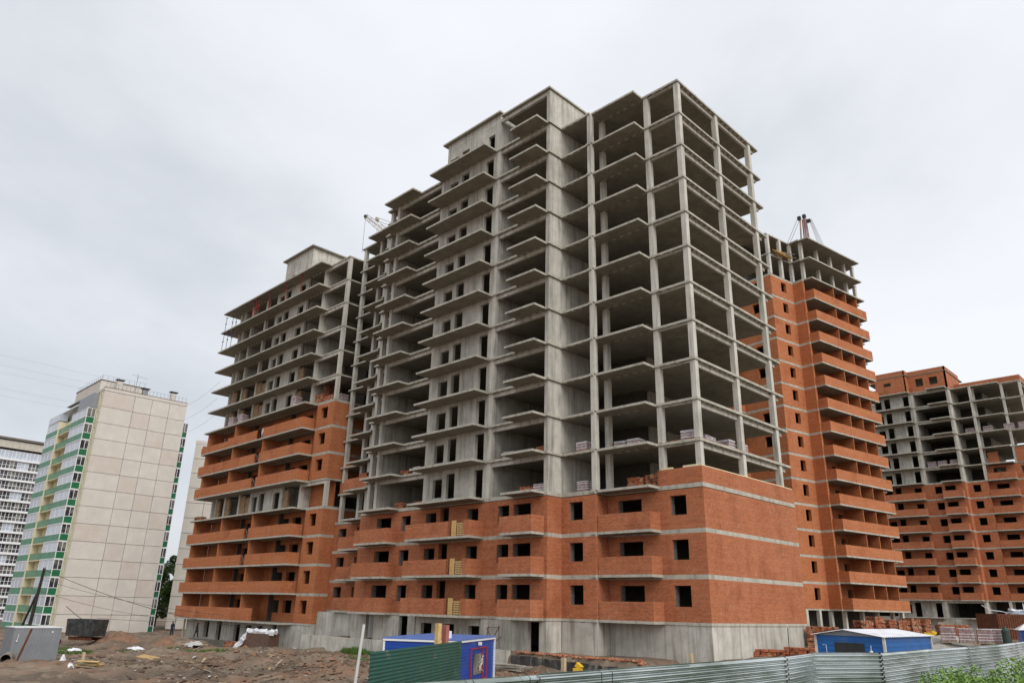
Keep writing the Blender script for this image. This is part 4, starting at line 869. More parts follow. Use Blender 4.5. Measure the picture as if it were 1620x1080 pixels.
def lattice(b, p, q, w0, w1, n, r=.05):
    p, q = Vector(p), Vector(q); d = (q-p).normalized(); a = d.orthogonal().normalized(); c = d.cross(a); a = (a+c).normalized(); c = d.cross(a)
    pts = []
    for k in range(n+1):
        o = p.lerp(q, k/n); w = w0 + (w1-w0)*k/n; pts.append([o + a*w*sx + c*w*sy for sx, sy in ((-1, -1), (1, -1), (1, 1), (-1, 1))])
    for i in range(4): b.tube([pts[k][i] for k in range(n+1)], r*1.5, 4)
    for k in range(n):
        for i in range(4):
            j = (i+1) % 4; b.tube([pts[k][i], pts[k+1][j]] if k % 2 else [pts[k][j], pts[k+1][i]], r, 3); b.tube([pts[k][i], pts[k][j]], r, 3)
cl = thing('tower_crane', 'crane with a pale lattice jib tip showing above the left wing of the middle building', 'crane', (0, 0, 0))
tipc, pivot = (-70.0, 15.7, 62.2), (-70.9, 25.5, 60.2)
b = MB(); lattice(b, tipc, pivot, .28, .75, 9, .026); link('jib', b.mesh('jib', CRANEM), cl)
b = MB(); lattice(b, pivot, (-70.9, 25.5, -4.4), .8, .8, 22, .05); link('mast', b.mesh('mast', CRANEM), cl)
b = MB(); b.tube([tipc, (-70.0, 15.7, 55.5)], .025, 4); b.tube([(-70.1, 18.2, 60.9), (-70.1, 18.2, 57)], .02, 4); b.tube([(-70.1, 18.2, 63.0), (-70.4, 24.5, 63.7)], .035, 4); b.tube([(-70.1, 18.2, 62.4), (-70.4, 24.5, 63.0)], .035, 4); link('hoist_rope', b.mesh('hoist_rope', DARKST), cl)
b = MB(); b.obox(tipc, (.35, .5, .4)); link('sheave', b.mesh('sheave', DARKST), cl); b = MB(); b.obox((-70.1, 18.1, 62.7), (.35, .6, .5)); link('sheave', b.mesh('sheave', CRANEM), cl)
cr_ = thing('tower_crane', 'crane head with ropes rising behind the roof of the right orange tower', 'crane', (1.6, -.4, -1.2))
b = MB()
for dx, dy in ((-1.1, -.5), (-.5, .5), (1.0, -.5), (.9, .6), (.2, .2)): b.tube([(-18.2 + dx*.8, 65.5 + dy, 52), (-18.1 + dx*.4, 65.5 + dy*.3, 63.2)], .12, 5)
link('head_frame', b.mesh('head_frame', mat('crane_red_white', (.34, .20, .18), .7, .5, .8)), cr_)
b = MB(); lattice(b, (-18.6, 65.5, 53), (-18.6, 65.5, -1.5), .9, .9, 20, .06); link('mast', b.mesh('mast', CRANEM), cr_)
for c_, d_ in (((-18.7, 65.4, 63.5), (.5, .45, .6)), ((-17.9, 65.5, 63.6), (.5, .45, .6)), ((-17.3, 65.6, 62.6), (.55, .45, .5))):
    b = MB(); b.obox(c_, d_); link('sheave', b.mesh('sheave', DARKST), cr_)
b = MB()
for dx in (0, .5): b.tube([(-18.9+dx, 65.3, 63.5), (-22.8 + dx, 63.5, 54.5)], .03, 4)
for dx in (0, .4, .8, 1.2): b.tube([(-17.2+dx*.3, 65.6, 62.8), (-15.4 + dx*.8, 66.4, 53)], .03, 4)
link('hoist_rope', b.mesh('hoist_rope', DARKST), cr_)
# ------------------------------------------------------------------ pallets, bricks and timber
def brick_pack(b, nx_, ny_, nz_, seed, s=(.25, .125, .075), jit=.004, wob=.02):
    r = random.Random(seed)
    for k in range(nz_):
        ox = r.uniform(-wob, wob); oy = r.uniform(-wob, wob)
        for i in range(nx_):
            for j in range(ny_):
                if k > nz_-2 and r.random() < .12: continue
                x = (i - nx_/2)*s[0]*1.02 + ox + r.uniform(-jit, jit); y = (j - ny_/2)*s[1]*1.03 + oy + r.uniform(-jit, jit)
                b.box(x, x+s[0]*.97, y, y+s[1]*.94, .12 + k*s[2]*1.04, .12 + k*s[2]*1.04 + s[2]*.93)
def pallet_mb(b, lx=1.1, ly=1.0):
    for i in range(3): b.box(-lx/2, lx/2, -ly/2 + i*(ly-.1)/2, -ly/2 + i*(ly-.1)/2 + .1, 0, .09)
    for i in range(5): b.box(-lx/2 + i*(lx-.12)/4, -lx/2 + i*(lx-.12)/4 + .12, -ly/2, ly/2, .091, .115)
def pack(x, y, z, rz, kind, label, n=(4, 7, 8), seed=1):
    t_ = thing('brick_pallet', label, 'brick pallet', (x, y, z), rz, 'pallets of brick')
    link('pallet', L(('pallet',), WOODG, pallet_mb), t_)
    m_ = LILAC if kind == 'p' else ORANGE
    link('bricks', L(('pack', kind, n, seed % 3), m_, lambda b: brick_pack(b, *n, seed, jit=.004 if kind == 'p' else .02, wob=.015 if kind == 'p' else .04)), t_, kind='stuff')
    if kind == 'p':
        h_ = .12 + n[2]*.078; hx, hy = n[0]*.1275 + .012, n[1]*.0645 + .012
        link('film_band', L(('film', n), WHITEP, lambda b: [b.box(-hx, hx, -hy, hy, zz, zz+.035) for zz in (.25, .45, .65, h_-.02)]), t_)
    return t_
zz4, zz3 = Z(4), Z(3)
pack(-1.3, .9, zz4, .1, 'p', 'film-wrapped brick pallet left of the corner column on the lowest open storey', seed=1)
pack(-1.35, 2.9, zz4, .05, 'p', 'wide film-wrapped brick pallet right of the corner column on the lowest open storey', (4, 12, 7), seed=2)
pack(-1.0, 5.35, zz4, .0, 'p', 'film-wrapped brick pallet left of the middle column of the right face', seed=3)
pack(-1.0, 7.3, zz4, .1, 'p', 'film-wrapped brick pallet right of the middle column of the right face', seed=1)
pack(-7.2, .9, zz4, .1, 'p', 'dark film-wrapped brick pallet behind the second pair of columns', seed=2)
pack(-5.9, .8, zz4, .0, 'p', 'film-wrapped brick pallet in the bay beside the second pair of columns', seed=3)
pack(-9.6, -.7, zz4, .0, 'p', 'film-wrapped brick pallet right of the wide pier wall, lowest open storey', seed=1)
pack(-12.6, -2.0, zz4, .0, 'o', 'loose red brick pallet left of the wide pier wall, lowest open storey', (4, 7, 6), seed=2)
pack(-16.5, -1.8, zz4, .2, 'p', 'small film-wrapped brick pallet in the bay left of the wide pier', (4, 7, 5), seed=3)
pack(-28.4, -1.8, zz4, .0, 'p', 'film-wrapped brick pallet in the open bay right of the left wing', seed=1)
pack(-30.2, -1.9, zz4, .1, 'o', 'red brick pallet in the open bay right of the left wing', (4, 7, 6), seed=1)
pack(-26.9, -1.6, zz4, .1, 'p', 'film-wrapped brick pallet beside the stair wall, lowest open storey', seed=2)
pack(-5.8, .8, zz3, .1, 'o', 'tall stack of red brick in the bay above the corner balconies', (5, 8, 10), seed=1)
pack(-4.3, .9, zz3, -.1, 'o', 'second stack of red brick beside the corner brick wall', (5, 8, 11), seed=2)
pack(-12.6, -2.2, zz3, .1, 'p', 'brick pallet left of the pier one storey above the brickwork', (4, 8, 7), seed=3)
pack(-9.7, -.5, zz3, .0, 'p', 'grey brick pallet right of the pier one storey above the brickwork', (4, 7, 9), seed=1)
pack(-14.2, -2.0, zz3, .5, 'o', 'heap of red brick left of the pier one storey above the brickwork', (5, 8, 7), seed=3)
pack(-27.6, -1.9, zz3, .2, 'o', 'red brick stack low in the dark bay of the third open balcony', (5, 8, 6), seed=1)
pack(-30.5, -1.9, zz3, .0, 'o', 'red brick stack deep in the dark bay of the fourth balcony', (5, 8, 7), seed=2)
# left block pallets
for i, (x, k, kd, lb) in enumerate(((-53.0, 8, 'p', 'white film-wrapped pallet right of the stair wall on the left block'), (-66.6, 8, 'p', 'white film-wrapped pallet in the left bays of the left block'), (-69.3, 8, 'p', 'leftmost white film-wrapped pallet of the left block'))):
    t_ = pack(x, -1.9, 3*k - 1.41, .1, kd, lb, (4, 7, 14), seed=i)
pack(-47.4, .8, 24 - 1.41, 0, 'p', 'brick pallet behind the corner column of the left block', (5, 8, 12), seed=1)
pack(-74.8, -2.0, 12 - 1.41, 0, 'o', 'red brick pile on the left tip of an open slab of the left block', (8, 6, 5), seed=2)
pack(-48.0, .2, 27 - 1.41, 0, 'o', 'red brick pile behind the corner column of the left block, upper storey', (7, 6, 7), seed=1)
# far block pallets
for i, (x, k) in enumerate(((-6.6, 10), (-3.2, 10), (-.9, 10), (-9.6, 10), (-16.5, 8), (-14.7, 8), (-12.6, 8), (-7.2, 8))):
    pack(x, 115.2 - (1.6 if x < -11.4 else -.6), 3.77 + 3*k, 0, 'p', ['left', 'middle', 'right', 'leftmost'][i % 4] + ' wrapped brick pallet on the ' + ('upper' if k == 10 else 'lower') + ' open storey of the far right block', (6, 8, 13), seed=i)
# big ground stacks right
def stack(x, y, z, rz, n, label, m=ORANGE, s=(.51, .25, .14), seed=1, grp='brick stacks on the ground at the right'):
    t_ = thing('brick_stack', label, 'brick stack', (x, y, z), rz, grp)
    link('pallet', L(('pallet',), WOODG, pallet_mb), t_)
    link('bricks', L(('bstack', n, seed % 3, m.name), m, lambda b: brick_pack(b, *n, seed, s, .025, .05)), t_, kind='stuff')
stack(.5, 6.2, -2.3, .5, (4, 5, 4), 'low brick stack in front of the right-hand basement wall, nearest the fence corner', seed=1)
stack(2.0, 7.9, -2.3, .25, (4, 5, 5), 'middle low brick stack in front of the right-hand basement wall', seed=2)
stack(2.9, 10.0, -2.3, .2, (4, 5, 9), 'tall brick stack between basement wall and blue shed', seed=3)
stack(1.2, 13.6, -2.3, .1, (4, 4, 14), 'tall light brick stack behind, at the corner of the middle building', seed=1)
for i in range(6):
    f_ = i/5; stack(-3.7 + 2.6*f_ + .4, 33.5 + 9.0*f_, -1.75 + .1*(i % 2), 1.2 + .15*(i % 3), (3, 4, 13 + (i*2) % 3), ['leftmost', 'second', 'third', 'fourth', 'fifth', 'rightmost'][i] + ' of the tall brick stacks below the orange tower', seed=i)
stack(1.0, 46.0, -1.4, .8, (6, 4, 9), 'low brick stack right of the tall row below the orange tower', seed=2)
def plank_pile(name, label, x, y, z, rz, n, lx, ly, m, seed, grp=None, hh=.06):
    r = random.Random(seed); t_ = thing(name, label, 'timber', (x, y, z), rz, grp)
    for i in range(n):
        w_ = .1 + .08*r.random(); l_ = lx*(.7 + .3*r.random())
        b = MB(); b.box(-l_/2, l_/2, -w_/2, w_/2, 0, .045)
        o = link('plank', b.mesh('plank', m if r.random() < .7 else WOODG), t_, (r.uniform(-.2, .2)*lx, r.uniform(-ly/2, ly/2), (i//3)*hh))
        o.rotation_euler = (r.uniform(-.12, .12), r.uniform(-.06, .06), r.uniform(-.25, .25))
    return t_
plank_pile('timber_pile', 'messy pile of grey boards beside the brick stacks at the corner of the middle building', -1.2, 25.5, -2.1, 1.0, 26, 3.4, 1.4, WOODG, 4, hh=.16)
plank_pile('timber_pile', 'bright yellow stack of boards on the dirt left of the yard', -24.9, -28.2, -3.2, .9, 14, 1.5, .4, WOODY, 1, hh=.07)
plank_pile('timber_pile', 'dark rotten boards behind the yellow boards', -27.0, -27.6, -3.3, .5, 14, 2.6, 1.4, WOODD, 2, hh=.05)
plank_pile('timber_pile', 'light planks thrown on the rubbish near the walking man', -58.8, -7.4, -4.0, .2, 8, 3.6, 1.2, WOODY, 3, hh=.1)
plank_pile('timber_pile', 'two pale planks lying across the slope in the left yard', -41.5, -17.5, -3.5, .9, 3, 2.6, .6, WOODY, 5)
plank_pile('timber_pile', 'old grey formwork boards lying between the blue cabin and the pale wall', -12.0, -6.0, -3.35, .1, 16, 2.8, 1.5, mat('weathered_board', (.42, .40, .35), .9, .2, 4), 7, hh=.08)
plank_pile('timber_bundle', 'yellow timber bundle on the top open storey of the orange tower', -12.2, 45.2, 46.4, 1.35, 16, 3.6, .7, mat('yellow_timber', (.62, .36, .09), .8, .2, 5), 6, hh=.13)
def leaning(x, k, kind, label):
    t_ = thing('wooden_pallet', label, 'pallet', (x, -4.5, Z(k) + .02), 0, 'pallets closing the balcony gaps')
    if kind == 'v':
        for i in range(4): link('board', L(('vboard',), WOODY, lambda b: b.box(-.05, .05, -.02, .02, 0, 1.22)), t_, (-.21 + i*.14, 0, 0))
        for i in range(2): link('crossbar', L(('vbar',), WOODG, lambda b: b.box(-.27, .27, .022, .09, 0, .1)), t_, (0, 0, .15 + i*.75))
    else:
        for i in range(6): link('board', L(('hboard',), WOODY, lambda b: b.box(-.45, .45, -.02, .02, 0, .1)), t_, (0, 0, .05 + i*.17))
        for i in range(3): link('crossbar', L(('hbar',), WOODG, lambda b: b.box(-.05, .05, .022, .12, 0, 1.0)), t_, (-.38 + i*.38, 0, 0))
    return t_
ST = ['lowest', 'middle', 'upper']
for k in range(3):
    leaning(-20.15, k, 'v', ST[k] + ' standing pallet with upright boards in the brick balcony gap')
    leaning(-19.3, k, 'h', ST[k] + ' standing pallet with level boards in the brick balcony gap')
# wrapped pallets on the ground at the right
for i, (x, y, n, lb) in enumerate(((6.7, 24.0, (4, 6, 13), 'left'), (7.85, 24.5, (4, 6, 12), 'second from left'), (9.0, 25.0, (4, 6, 12), 'third from left'), (9.2, 26.4, (4, 6, 12), 'fourth from left'), (9.4, 27.8, (4, 6, 12), 'rightmost'))):
    t_ = pack(x, y, -1.15, .35, 'p', lb + ' of the tall wrapped brick pallets before the brown container', n, seed=i); t_['group'] = 'wrapped pallets behind the fence'
# brown container, drum, portable
ct = thing('shipping_container', 'brown rusty container with white sacks on top at the right', 'container', (9.6, 31.6, -1.6), math.atan2(1.0, 1.0)+.15)
b = MB(); b.box(-1.35, 1.35, 0, 2.4, 0, 2.68); ribbed(b, -1.3, 1.3, 0, .1, 2.6, 'x', -1, True, .22, .04); link('body', b.mesh('body', RUST), ct)
b = MB(); b.box(-.8, .6, -.09, -.045, 1.5, 1.55); link('lock_bar', b.mesh('lock_bar', WOODG), ct)
lb_ = thing('shipping_container', 'light blue container beside the brown one at the right edge', 'container', (11.6, 35.6, -1.5), math.atan2(1.0, 1.0)+.15)
b = MB(); b.box(-2.4, 2.4, -2.0, 2.4, 0, 2.6); ribbed(b, -2.3, 2.3, -2.0, .1, 2.5, 'x', -1, True, .3, .04); link('body', b.mesh('body', mat('pale_blue_paint', (.14, .32, .52), .5, .2, 1)), lb_)
b = MB(); r = random.Random(3)
for i in range(16): b.obox((r.uniform(-2.2, 2.2), r.uniform(-1.5, 2.2), 2.66+r.random()*.25), (1.1, .3, .16), r.random()*3, r.uniform(-.25, .25))
b.tube([(-2, 2, 2.6), (-2.6, 2.2, 2.8), (-3.6, 2.4, 2.9), (-4.2, 2.6, 3.3)], .03, 5); link('film_scraps', b.mesh('film_scraps', WHITEP), lb_, kind='stuff')
b = MB(); b.tube([(0, 0, 0), (0, 0, 1.5)], .28, 12); b.tube([(0, 0, 1.5), (0, 0, 1.62), (0, 0, 1.8)], .24, 12, .1); tag(link('steel_drum', b.mesh('steel_drum', mat('drum_green', (.035, .06, .05), .6, .2, 2)), None, (10.25, 25.8, -1.65)), 'dark upright gas cylinder before the brown container', 'cylinder')
b = MB(); b.box(-.3, .3, -.2, .2, 0, .8); tag(link('wooden_block', b.mesh('wooden_block', WOODG), None, (10.9, 26.0, -1.6)), 'short pale wooden block right of the dark cylinder', 'block')
bs = thing('site_shed', 'small blue shed with a white roof at the right edge of the photo', 'shed', (14.9, 14.0, -1.75), .3)
b = MB(); b.box(-1.2, 2, -1.2, 1.2, 0, 1.8); ribbed(b, -1.15, 1.9, -1.2, .1, 1.7, 'x', -1, False, .3, .03); link('wall', b.mesh('wall', BLUEC), bs)
b = MB(); b.v += [(-1.35, -1.35, 1.8), (2.2, -1.35, 1.8), (2.2, 1.35, 1.8), (-1.35, 1.35, 1.8), (-.8, 0, 2.2), (1.7, 0, 2.2)]; b.f += [(3, 2, 1, 0), (0, 1, 5, 4), (1, 2, 5), (2, 3, 4, 5), (3, 0, 4)]; link('roof', b.mesh('roof', WHITES), bs)
# ------------------------------------------------------------------ small yard things
b = MB(); b.tube([(0, 0, -.4), (.25, .12, 3.1)], .085, 8, .075); tag(link('concrete_post', b.mesh('concrete_post', mat('white_concrete', (.62, .61, .58), .8, .12, 3)), None, (-8.3, -20.9, -3.45)), 'white concrete post leaning slightly left of the green fence', 'post')
b = MB(); b.box(-.12, .12, -.1, .1, 0, 1.62); tag(link('timber_post', b.mesh('timber_post', WOODY), None, (-2.3, -20.6, -1.75)), 'pale timber post sticking up over the green fence', 'post')
b = MB(); b.box(-.14, .14, -.1, .1, 0, 1.65); tag(link('timber_post', b.mesh('timber_post', mat('pinkish_brick_post', (.36, .13, .10), .9, .2, 3)), None, (-2.35, -20.1, -1.85)), 'reddish post beside the pale timber post over the green fence', 'post')
b = MB(); b.box(-.08, .08, -.08, .08, 0, 1.0); tag(link('timber_post', b.mesh('timber_post', WHITES), None, (-4.6, -17.9, -1.55)), 'short white post end above the green fence near the cabin window', 'post')
b = MB(); b.box(-.13, .13, -.1, .1, 0, 1.25); tag(link('timber_post', b.mesh('timber_post', mat('pale_post_wood', (.50, .40, .26), .9, .2, 3)), None, (-5.3, -8.2, -3.35)), 'pale square post before the dark low wall', 'post')
b = MB(); b.box(-.1, .1, -.1, .1, 0, .9); tag(link('timber_post', b.mesh('timber_post', MATS['pale_post_wood']), None, (1.2, -4.6, -2.5)), 'short pale post in front of the right basement wall', 'post')
b = MB(); b.tube([(0, 0, 0), (.05, 0, 2.1)], .03, 4); tag(link('steel_rod', b.mesh('steel_rod', DARKST), None, (1.8, 6.6, -2.3)), 'thin dark rod standing beside the low brick stacks', 'rod')
b = MB(); b.obox((0, 0, .25), (.5, .4, .5), .4); b.obox((.1, 0, .6), (.4, .3, .25), .2, .6); tag(link('site_tool', b.mesh('site_tool', YELLOW), None, (-4.7, -7.6, -3.15)), 'small yellow machine part beside the pale square post', 'tool')
b = MB(); b.obox((0, 0, .1), (.8, .5, .2), .4, .1); b.obox((.3, .1, .25), (.4, .3, .15), .9, .3); tag(link('yellow_sack', b.mesh('yellow_sack', YELLOW), None, (4.2, 27.8, -.75)), 'bright yellow sack on the grey heap at the right', 'sack')
b = MB(); b.obox((0, 0, 0), (1.3, .9, .05), .6, .12, .1); b2_ = MB(); b2_.box(-.09, .09, -.07, .07, -.3, .8); tag(link('timber_post', b2_.mesh('timber_post', MATS['pale_post_wood']), None, (-25.7, -28.4, -3.25)), 'short pale timber post standing behind the yellow boards', 'post')
tag(link('fibreboard', b.mesh('fibreboard', mat('tan_board', (.50, .33, .15), .9, .1, 3)), None, (-31.2, -22.5, -3.18)), 'tan square of board lying in the left yard', 'board')
def scrap(name, label, x, y, z, s, m, seed, cat):
    r = random.Random(seed); b = MB()
    n = 9
    for j in range(n):
        for i in range(n):
            u, v = i/(n-1)*2-1, j/(n-1)*2-1
            b.v.append((u*s[0]*(1 + .3*r.uniform(-1, 1)), v*s[1]*(1 + .3*r.uniform(-1, 1)), s[2]*max(0, 1-(u*u+v*v)*.5)*r.uniform(.3, 1) - .05))
    for j in range(n-1):
        for i in range(n-1): q = j*n+i; b.f.append((q, q+1, q+n+1, q+n))
    tag(link(name, b.mesh(name, m), None, (x, y, z)), label, cat)
scrap('plastic_scrap', 'white plastic scrap standing in the dirt left of the yellow boards', -27.4, -29.0, -3.2, (.16, .14, .75), WHITEP, 1, 'plastic')
scrap('plastic_scrap', 'white foam lump at the end of the yellow boards', -25.0, -29.2, -3.2, (.16, .14, .4), WHITEP, 2, 'plastic')
scrap('plastic_scrap', 'white film lying on the left yard before the skip', -52.5, -20.9, -3.9, (.6, .5, .35), WHITEP, 3, 'plastic')
scrap('plastic_scrap', 'white film lying on the grass patch', -55, -14.6, -4.0, (1.1, .6, .35), WHITEP, 4, 'plastic')
scrap('plastic_scrap', 'crumpled film among the planks near the walking man', -57.8, -7.6, -4.0, (1.1, .8, .7), mat('grey_film', (.5, .5, .48), .7, .2, 5), 5, 'plastic')
scrap('netting_scrap', 'green netting lying by the film-covered brick box', -48.0, -5.2, -4.0, (2.6, .8, .3), TEAL, 6, 'netting')
scrap('netting_scrap', 'thin green netting trail left of the pale low wall', -41, -5.4, -3.6, (2.2, .6, .2), TEAL, 7, 'netting')
tb = thing('brick_box', 'dark brick box under white film before the left block', 'brick box', (-50.2, -3.9, -4.15), .35)
b = MB(); b.box(-1.5, 1.5, -.8, .8, 0, 1.7); link('body', b.mesh('body', mat('wet_brick', (.13, .075, .055), .9, .3, 4)), tb)
b = MB(); r = random.Random(8)
for i in range(22): b.obox((-1.6 + i*.15, r.uniform(-.5, .5), 1.75 + r.random()*.15), (.5, .6, .35), r.random()*3, r.uniform(-.4, .4), r.uniform(-.4, .4))
for i in range(12): b.obox((-1.75 - i*.13, -.3 + r.uniform(-.2, .2), 1.6 - i*.14), (.45, .7, .3), r.random(), .8, r.uniform(-.3, .3))
link('film_cover', b.mesh('film_cover', WHITEP), tb, kind='stuff')
stack(-55.0, -4.2, -4.3, .3, (5, 5, 5), 'small red brick stack left of the film-covered box', seed=4, grp=None or 'brick stacks in the left yard')
b = MB()
for (p_, q_) in (((0, 0, 0), (.3, 0, 1.6)), ((1.2, 0, 0), (.1, 0, 1.5)), ((1.5, 0, .1), (1.4, 0, 1.7)), ((.2, 0, 0), (1.45, 0, 1.6)), ((.2, 0, 1.5), (1.5, 0, 1.55)), ((0, .2, .1), (1.5, .2, .9))): b.tube([p_, q_], .025, 4)
tag(link('rebar_frame', b.mesh('rebar_frame', RUST), None, (-17.0, -3.6, -2.3)), 'rusty reinforcement frame leaning on the basement wall beside the dark doorway', 'rebar')
b = MB(); b.box(0, .1, 0, .1, 0, 2.5); b.obox((.1, 0, 2.5), (.5, .2, .12), 0, .3); tag(link('street_lamp', b.mesh('street_lamp', GREYC), None, (-97, 6.0, -4.5)), 'thin grey lamp post in the gap beside the trees', 'lamp')
# telescopic props on the left block
def prop(x, y, z, h_, m, label, ln=0):
    t_ = thing('telescopic_prop', label, 'prop', (x, y, z), 0, 'props under the top slabs of the left block')
    b = MB(); b.tube([(0, 0, 0), (ln, 0, h_)], .035, 5); link('tube', b.mesh('tube', m), t_)
    b = MB(); b.box(-.12, .12, -.12, .12, 0, .03); b.box(ln-.12, ln+.12, -.12, .12, h_-.03, h_); b.box(ln/2-.1, ln/2+.1, -.08, .08, h_*.55, h_*.55+.1); link('collar', b.mesh('collar', m), t_)
ORD = ['first', 'second', 'third', 'fourth', 'fifth', 'sixth']
for i, x in enumerate((-67.8, -66.9, -66.2, -63.2, -58.8, -54.8)): prop(x, -2.3, 39 - 1.41, 2.8, REDST, ORD[i] + ' red prop from the left under the roof slab of the left block')
for i, x in enumerate((-75.9, -74.4, -73.9)): prop(x, -2.4 + .3*i, 39 - 1.41, 2.3, PURP, ORD[i] + ' violet prop from the left under the roof slab of the left block', .1)
for i, x in enumerate((-76.0, -74.6, -73.2)): prop(x, -2.4, 36 - 1.41, 2.8, PURP, ORD[i] + ' violet prop from the left one storey below the roof slab of the left block', .15)
# ------------------------------------------------------------------ trees and bush
def leaf_cloud(b, pts, n, size, seed, up=.3):
    r = random.Random(seed)
    for _ in range(n):
        c, rad = pts[r.randrange(len(pts))]
        while True:
            v = Vector((r.uniform(-1, 1), r.uniform(-1, 1), r.uniform(-1, 1)))
            if v.length < 1: break
        v = v.normalized()*(v.length**.45)
        p = Vector(c) + v*rad; s = size*(.6 + .8*r.random())
        nrm = Vector((r.uniform(-1, 1), r.uniform(-1, 1), r.uniform(-.2, 1.2))).normalized(); a_ = nrm.orthogonal().normalized(); c_ = nrm.cross(a_); t_ = r.random()*6.28
        a2 = a_*math.cos(t_) + c_*math.sin(t_); c2 = nrm.cross(a2)
        b.quadf(p - a2*s, p - c2*s*.5 + nrm*s*.15, p + a2*s, p + c2*s*.5 + nrm*s*.15)
def tree(x, y, z, h, w, n, label, seed, size=.22):
    r = random.Random(seed); t_ = thing('tree', label, 'tree', (x, y, z), 0, 'trees in the gap behind the beige block')
    b = MB(); b.tube([(0, 0, 0), (.1, 0, h*.5), (0, .1, h*.92)], .22, 7, .05)
    pts = []
    for i in range(16):
        zz = h*(.22 + .75*i/15); a_ = r.random()*6.28; rr = w*(.25 + .5*r.random())*(1 - .55*i/15)
        pts.append(((rr*math.cos(a_), rr*math.sin(a_), zz), w*(.30 + .22*r.random())*(1 - .4*i/15)))
        b.tube([(0, 0, zz*.8), (rr*math.cos(a_), rr*math.sin(a_), zz)], .06, 4, .02)
    link('trunk', b.mesh('trunk', BARK), t_)
    b = MB(); leaf_cloud(b, pts, n, size, seed); link('crown', b.mesh('crown', LEAF), t_)
tree(-136.5, 21.0, -4.6, 13.5, 3.4, 5200, 'tall dark green tree in the gap right of the beige panel block', 1)
tree(-141, 20.0, -4.6, 12.5, 3.6, 3600, 'tree further back in the gap beside the beige panel block', 2)
tree(-131, 18.6, -4.6, 9, 2.4, 3400, 'shorter tree at the foot of the gap beside the lamp post', 3)
bush = thing('bush', 'leafy green bush in the bottom right corner in front of the fence', 'bush', (21.0, -33.0, -1.6))
r = random.Random(11); pts = []
bush.location = (22.95, -30.7, -1.62)
for i in range(52):
    f_ = r.random(); g_ = r.random()
    x = -1.0 + 3.4*f_; y = -1.3 + 2.2*g_ - .2*f_
    top = .95 + .55*min(1, max(0, (f_*1.4))) + r.uniform(-.12, .12)
    pts.append(((x, y, top), .34 + .12*r.random())); pts.append(((x, y, top - .55), .42))
b = MB()
for (c, rad) in pts[::2]: b.tube([(c[0]*.8, c[1]*.8, -.3), (c[0], c[1], c[2])], .018, 4, .008)
link('stem', b.mesh('stem', BARK), bush)
b = MB(); leaf_cloud(b, pts, 62000, .026, 21); link('foliage', b.mesh('foliage', LEAFB), bush)
b = MB(); b.tube([(0, 0, -1), (0, 0, .55)], .05, 8); tag(link('fence_stake', b.mesh('fence_stake', WHITES), None, (21.6, -31.6, -.95)), 'short pale stake at the left side of the leafy bush', 'stake')
grass('tall_weeds', 20.2, -31, .7, 3.5, 500, .7, 'dry tall weeds at the foot of the shiny fence', 9)
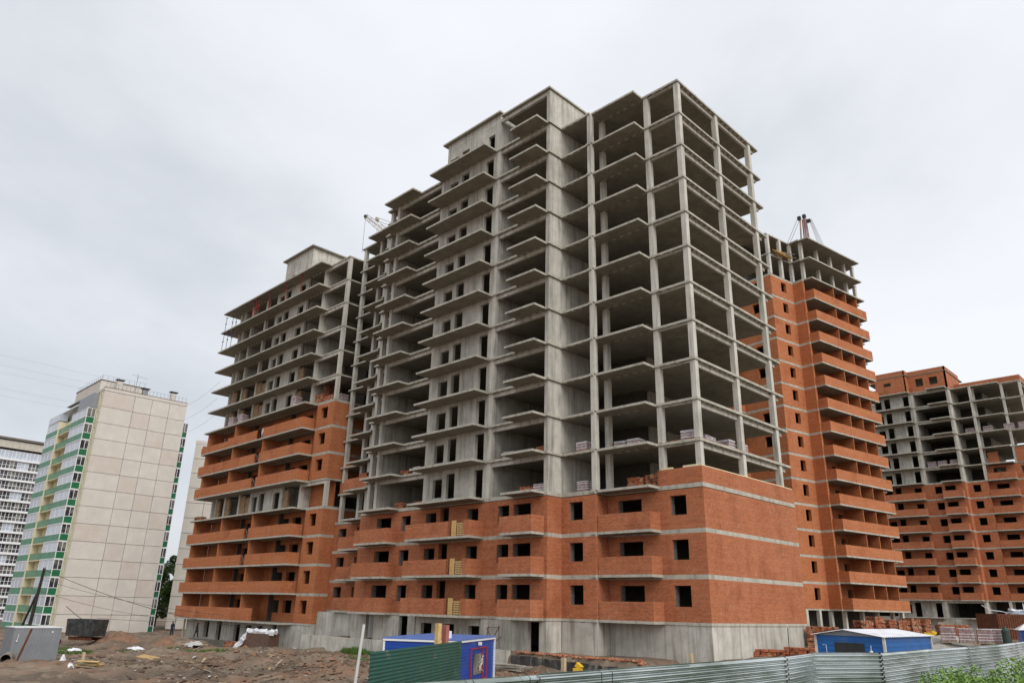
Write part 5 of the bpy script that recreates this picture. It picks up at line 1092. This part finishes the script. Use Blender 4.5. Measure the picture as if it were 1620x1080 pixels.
# ------------------------------------------------------------------ people
def person(label, x, y, z, rz, pose, top, legs, hat=None):
    """standing or bending worker, one skinned surface"""
    t_ = thing('person', label, 'person', (x, y, z), rz)
    J, E_, Rr = [], [], []
    def j(p, rad, par=None):
        J.append(p); Rr.append(rad)
        if par is not None: E_.append((par, len(J)-1))
        return len(J)-1
    lean = {'walk': .08, 'bend': .75, 'stand': 0}[pose]
    sn, cs = math.sin(lean), math.cos(lean)
    pz = .93; tr = lambda h, f=0: (sn*h + cs*f, 0, pz + cs*h - sn*f)
    pel = j((0, 0, pz), .14)
    ch = j(tr(.30), .15, pel); nk = j(tr(.52), .085, ch); hd0 = j(tr(.60), .06, nk)
    hd = j(tr(.68, .01), .095, hd0); j(tr(.80, .0), .085, hd)
    for s in (-1, 1):
        st = {'walk': .22*s, 'bend': .12*s, 'stand': .05*s}[pose]
        hp = j((0, s*.10, pz-.06), .10, pel); kn = j((st*.7+.03, s*.11, .50), .068, hp); an = j((st, s*.12, .09), .045, kn); j((st+.17, s*.13, .035), .04, an)
        sh = tr(.47); sh = j((sh[0], s*.19, sh[2]), .068, nk)
        el_ = {'walk': (.02-.1*s, s*.26, 1.14), 'bend': (sn*.47+.12, s*.24, pz+cs*.47-.26), 'stand': (.03, s*.27, 1.14)}[pose]; el_ = j(el_, .048, sh)
        q = J[el_]; wr = j((q[0]+.10 if pose != 'bend' else q[0]+.14, s*.24, q[2]-.24), .033, el_); q = J[wr]
        pa = j((q[0]+.02, s*.24, q[2]-.07), .036, wr)
        q = J[pa]
        for f_ in range(4): j((q[0]-.027+.018*f_, s*.24-s*.01, q[2]-.085+.006*abs(f_-1)), .010, pa)
        j((q[0]+.045, s*.22, q[2]-.03), .011, pa)
    me = bpy.data.meshes.new('body'); me.from_pydata(J, E_, []); me.materials.append(top)
    o = link('body', me, t_); m_ = o.modifiers.new('skin', 'SKIN'); m_.use_smooth_shade = True
    for i, rr in enumerate(Rr): me.skin_vertices[0].data[i].radius = (rr, rr)
    me.skin_vertices[0].data[0].use_root = True
    sb = o.modifiers.new('sub', 'SUBSURF'); sb.levels = 1; sb.render_levels = 1
    b = MB()
    for s in (-1, 1):
        st = {'walk': .22*s, 'bend': .12*s, 'stand': .05*s}[pose]
        b.tube([(0, s*.095, pz), (st*.7+.03, s*.11, .50), (st, s*.12, .10)], .105, 8, .06)
    link('trousers', b.mesh('trousers', legs, True), t_)
    hx, _, hz = tr(.76)
    b = MB(); n = 8
    for k in range(4):
        a0 = k*.4; b.tube([(hx, 0, hz + .10*math.sin(a0)), (hx, 0, hz + .10*math.sin(a0+.4)+.001)], .115*math.cos(a0), 10, .115*math.cos(min(1.5, a0+.4)))
    link('helmet' if hat else 'hair', b.mesh('helmet', hat or DARKST, True), t_)
    b = MB(); b.obox((hx+.085, 0, hz-.06), (.03, .11, .13)); b.obox((hx+.11, 0, hz-.07), (.03, .03, .04)); link('face', b.mesh('face', SKIN), t_)
    return t_
person('person in dark clothes and an orange helmet walking by the left block', -70.4, -2.1, -3.72, 1.1, 'walk', DCLO, DCLO, OHAT)
person('person in dark clothes standing half behind the spoil heap', -71.2, -4.8, -3.6, .4, 'stand', DCLO, DCLO)
person('person in pale clothes bending over the upper brick balcony of the left block', -59.5, -2.35, 21 - 1.41, 2.6, 'bend', LCLO, LCLO)
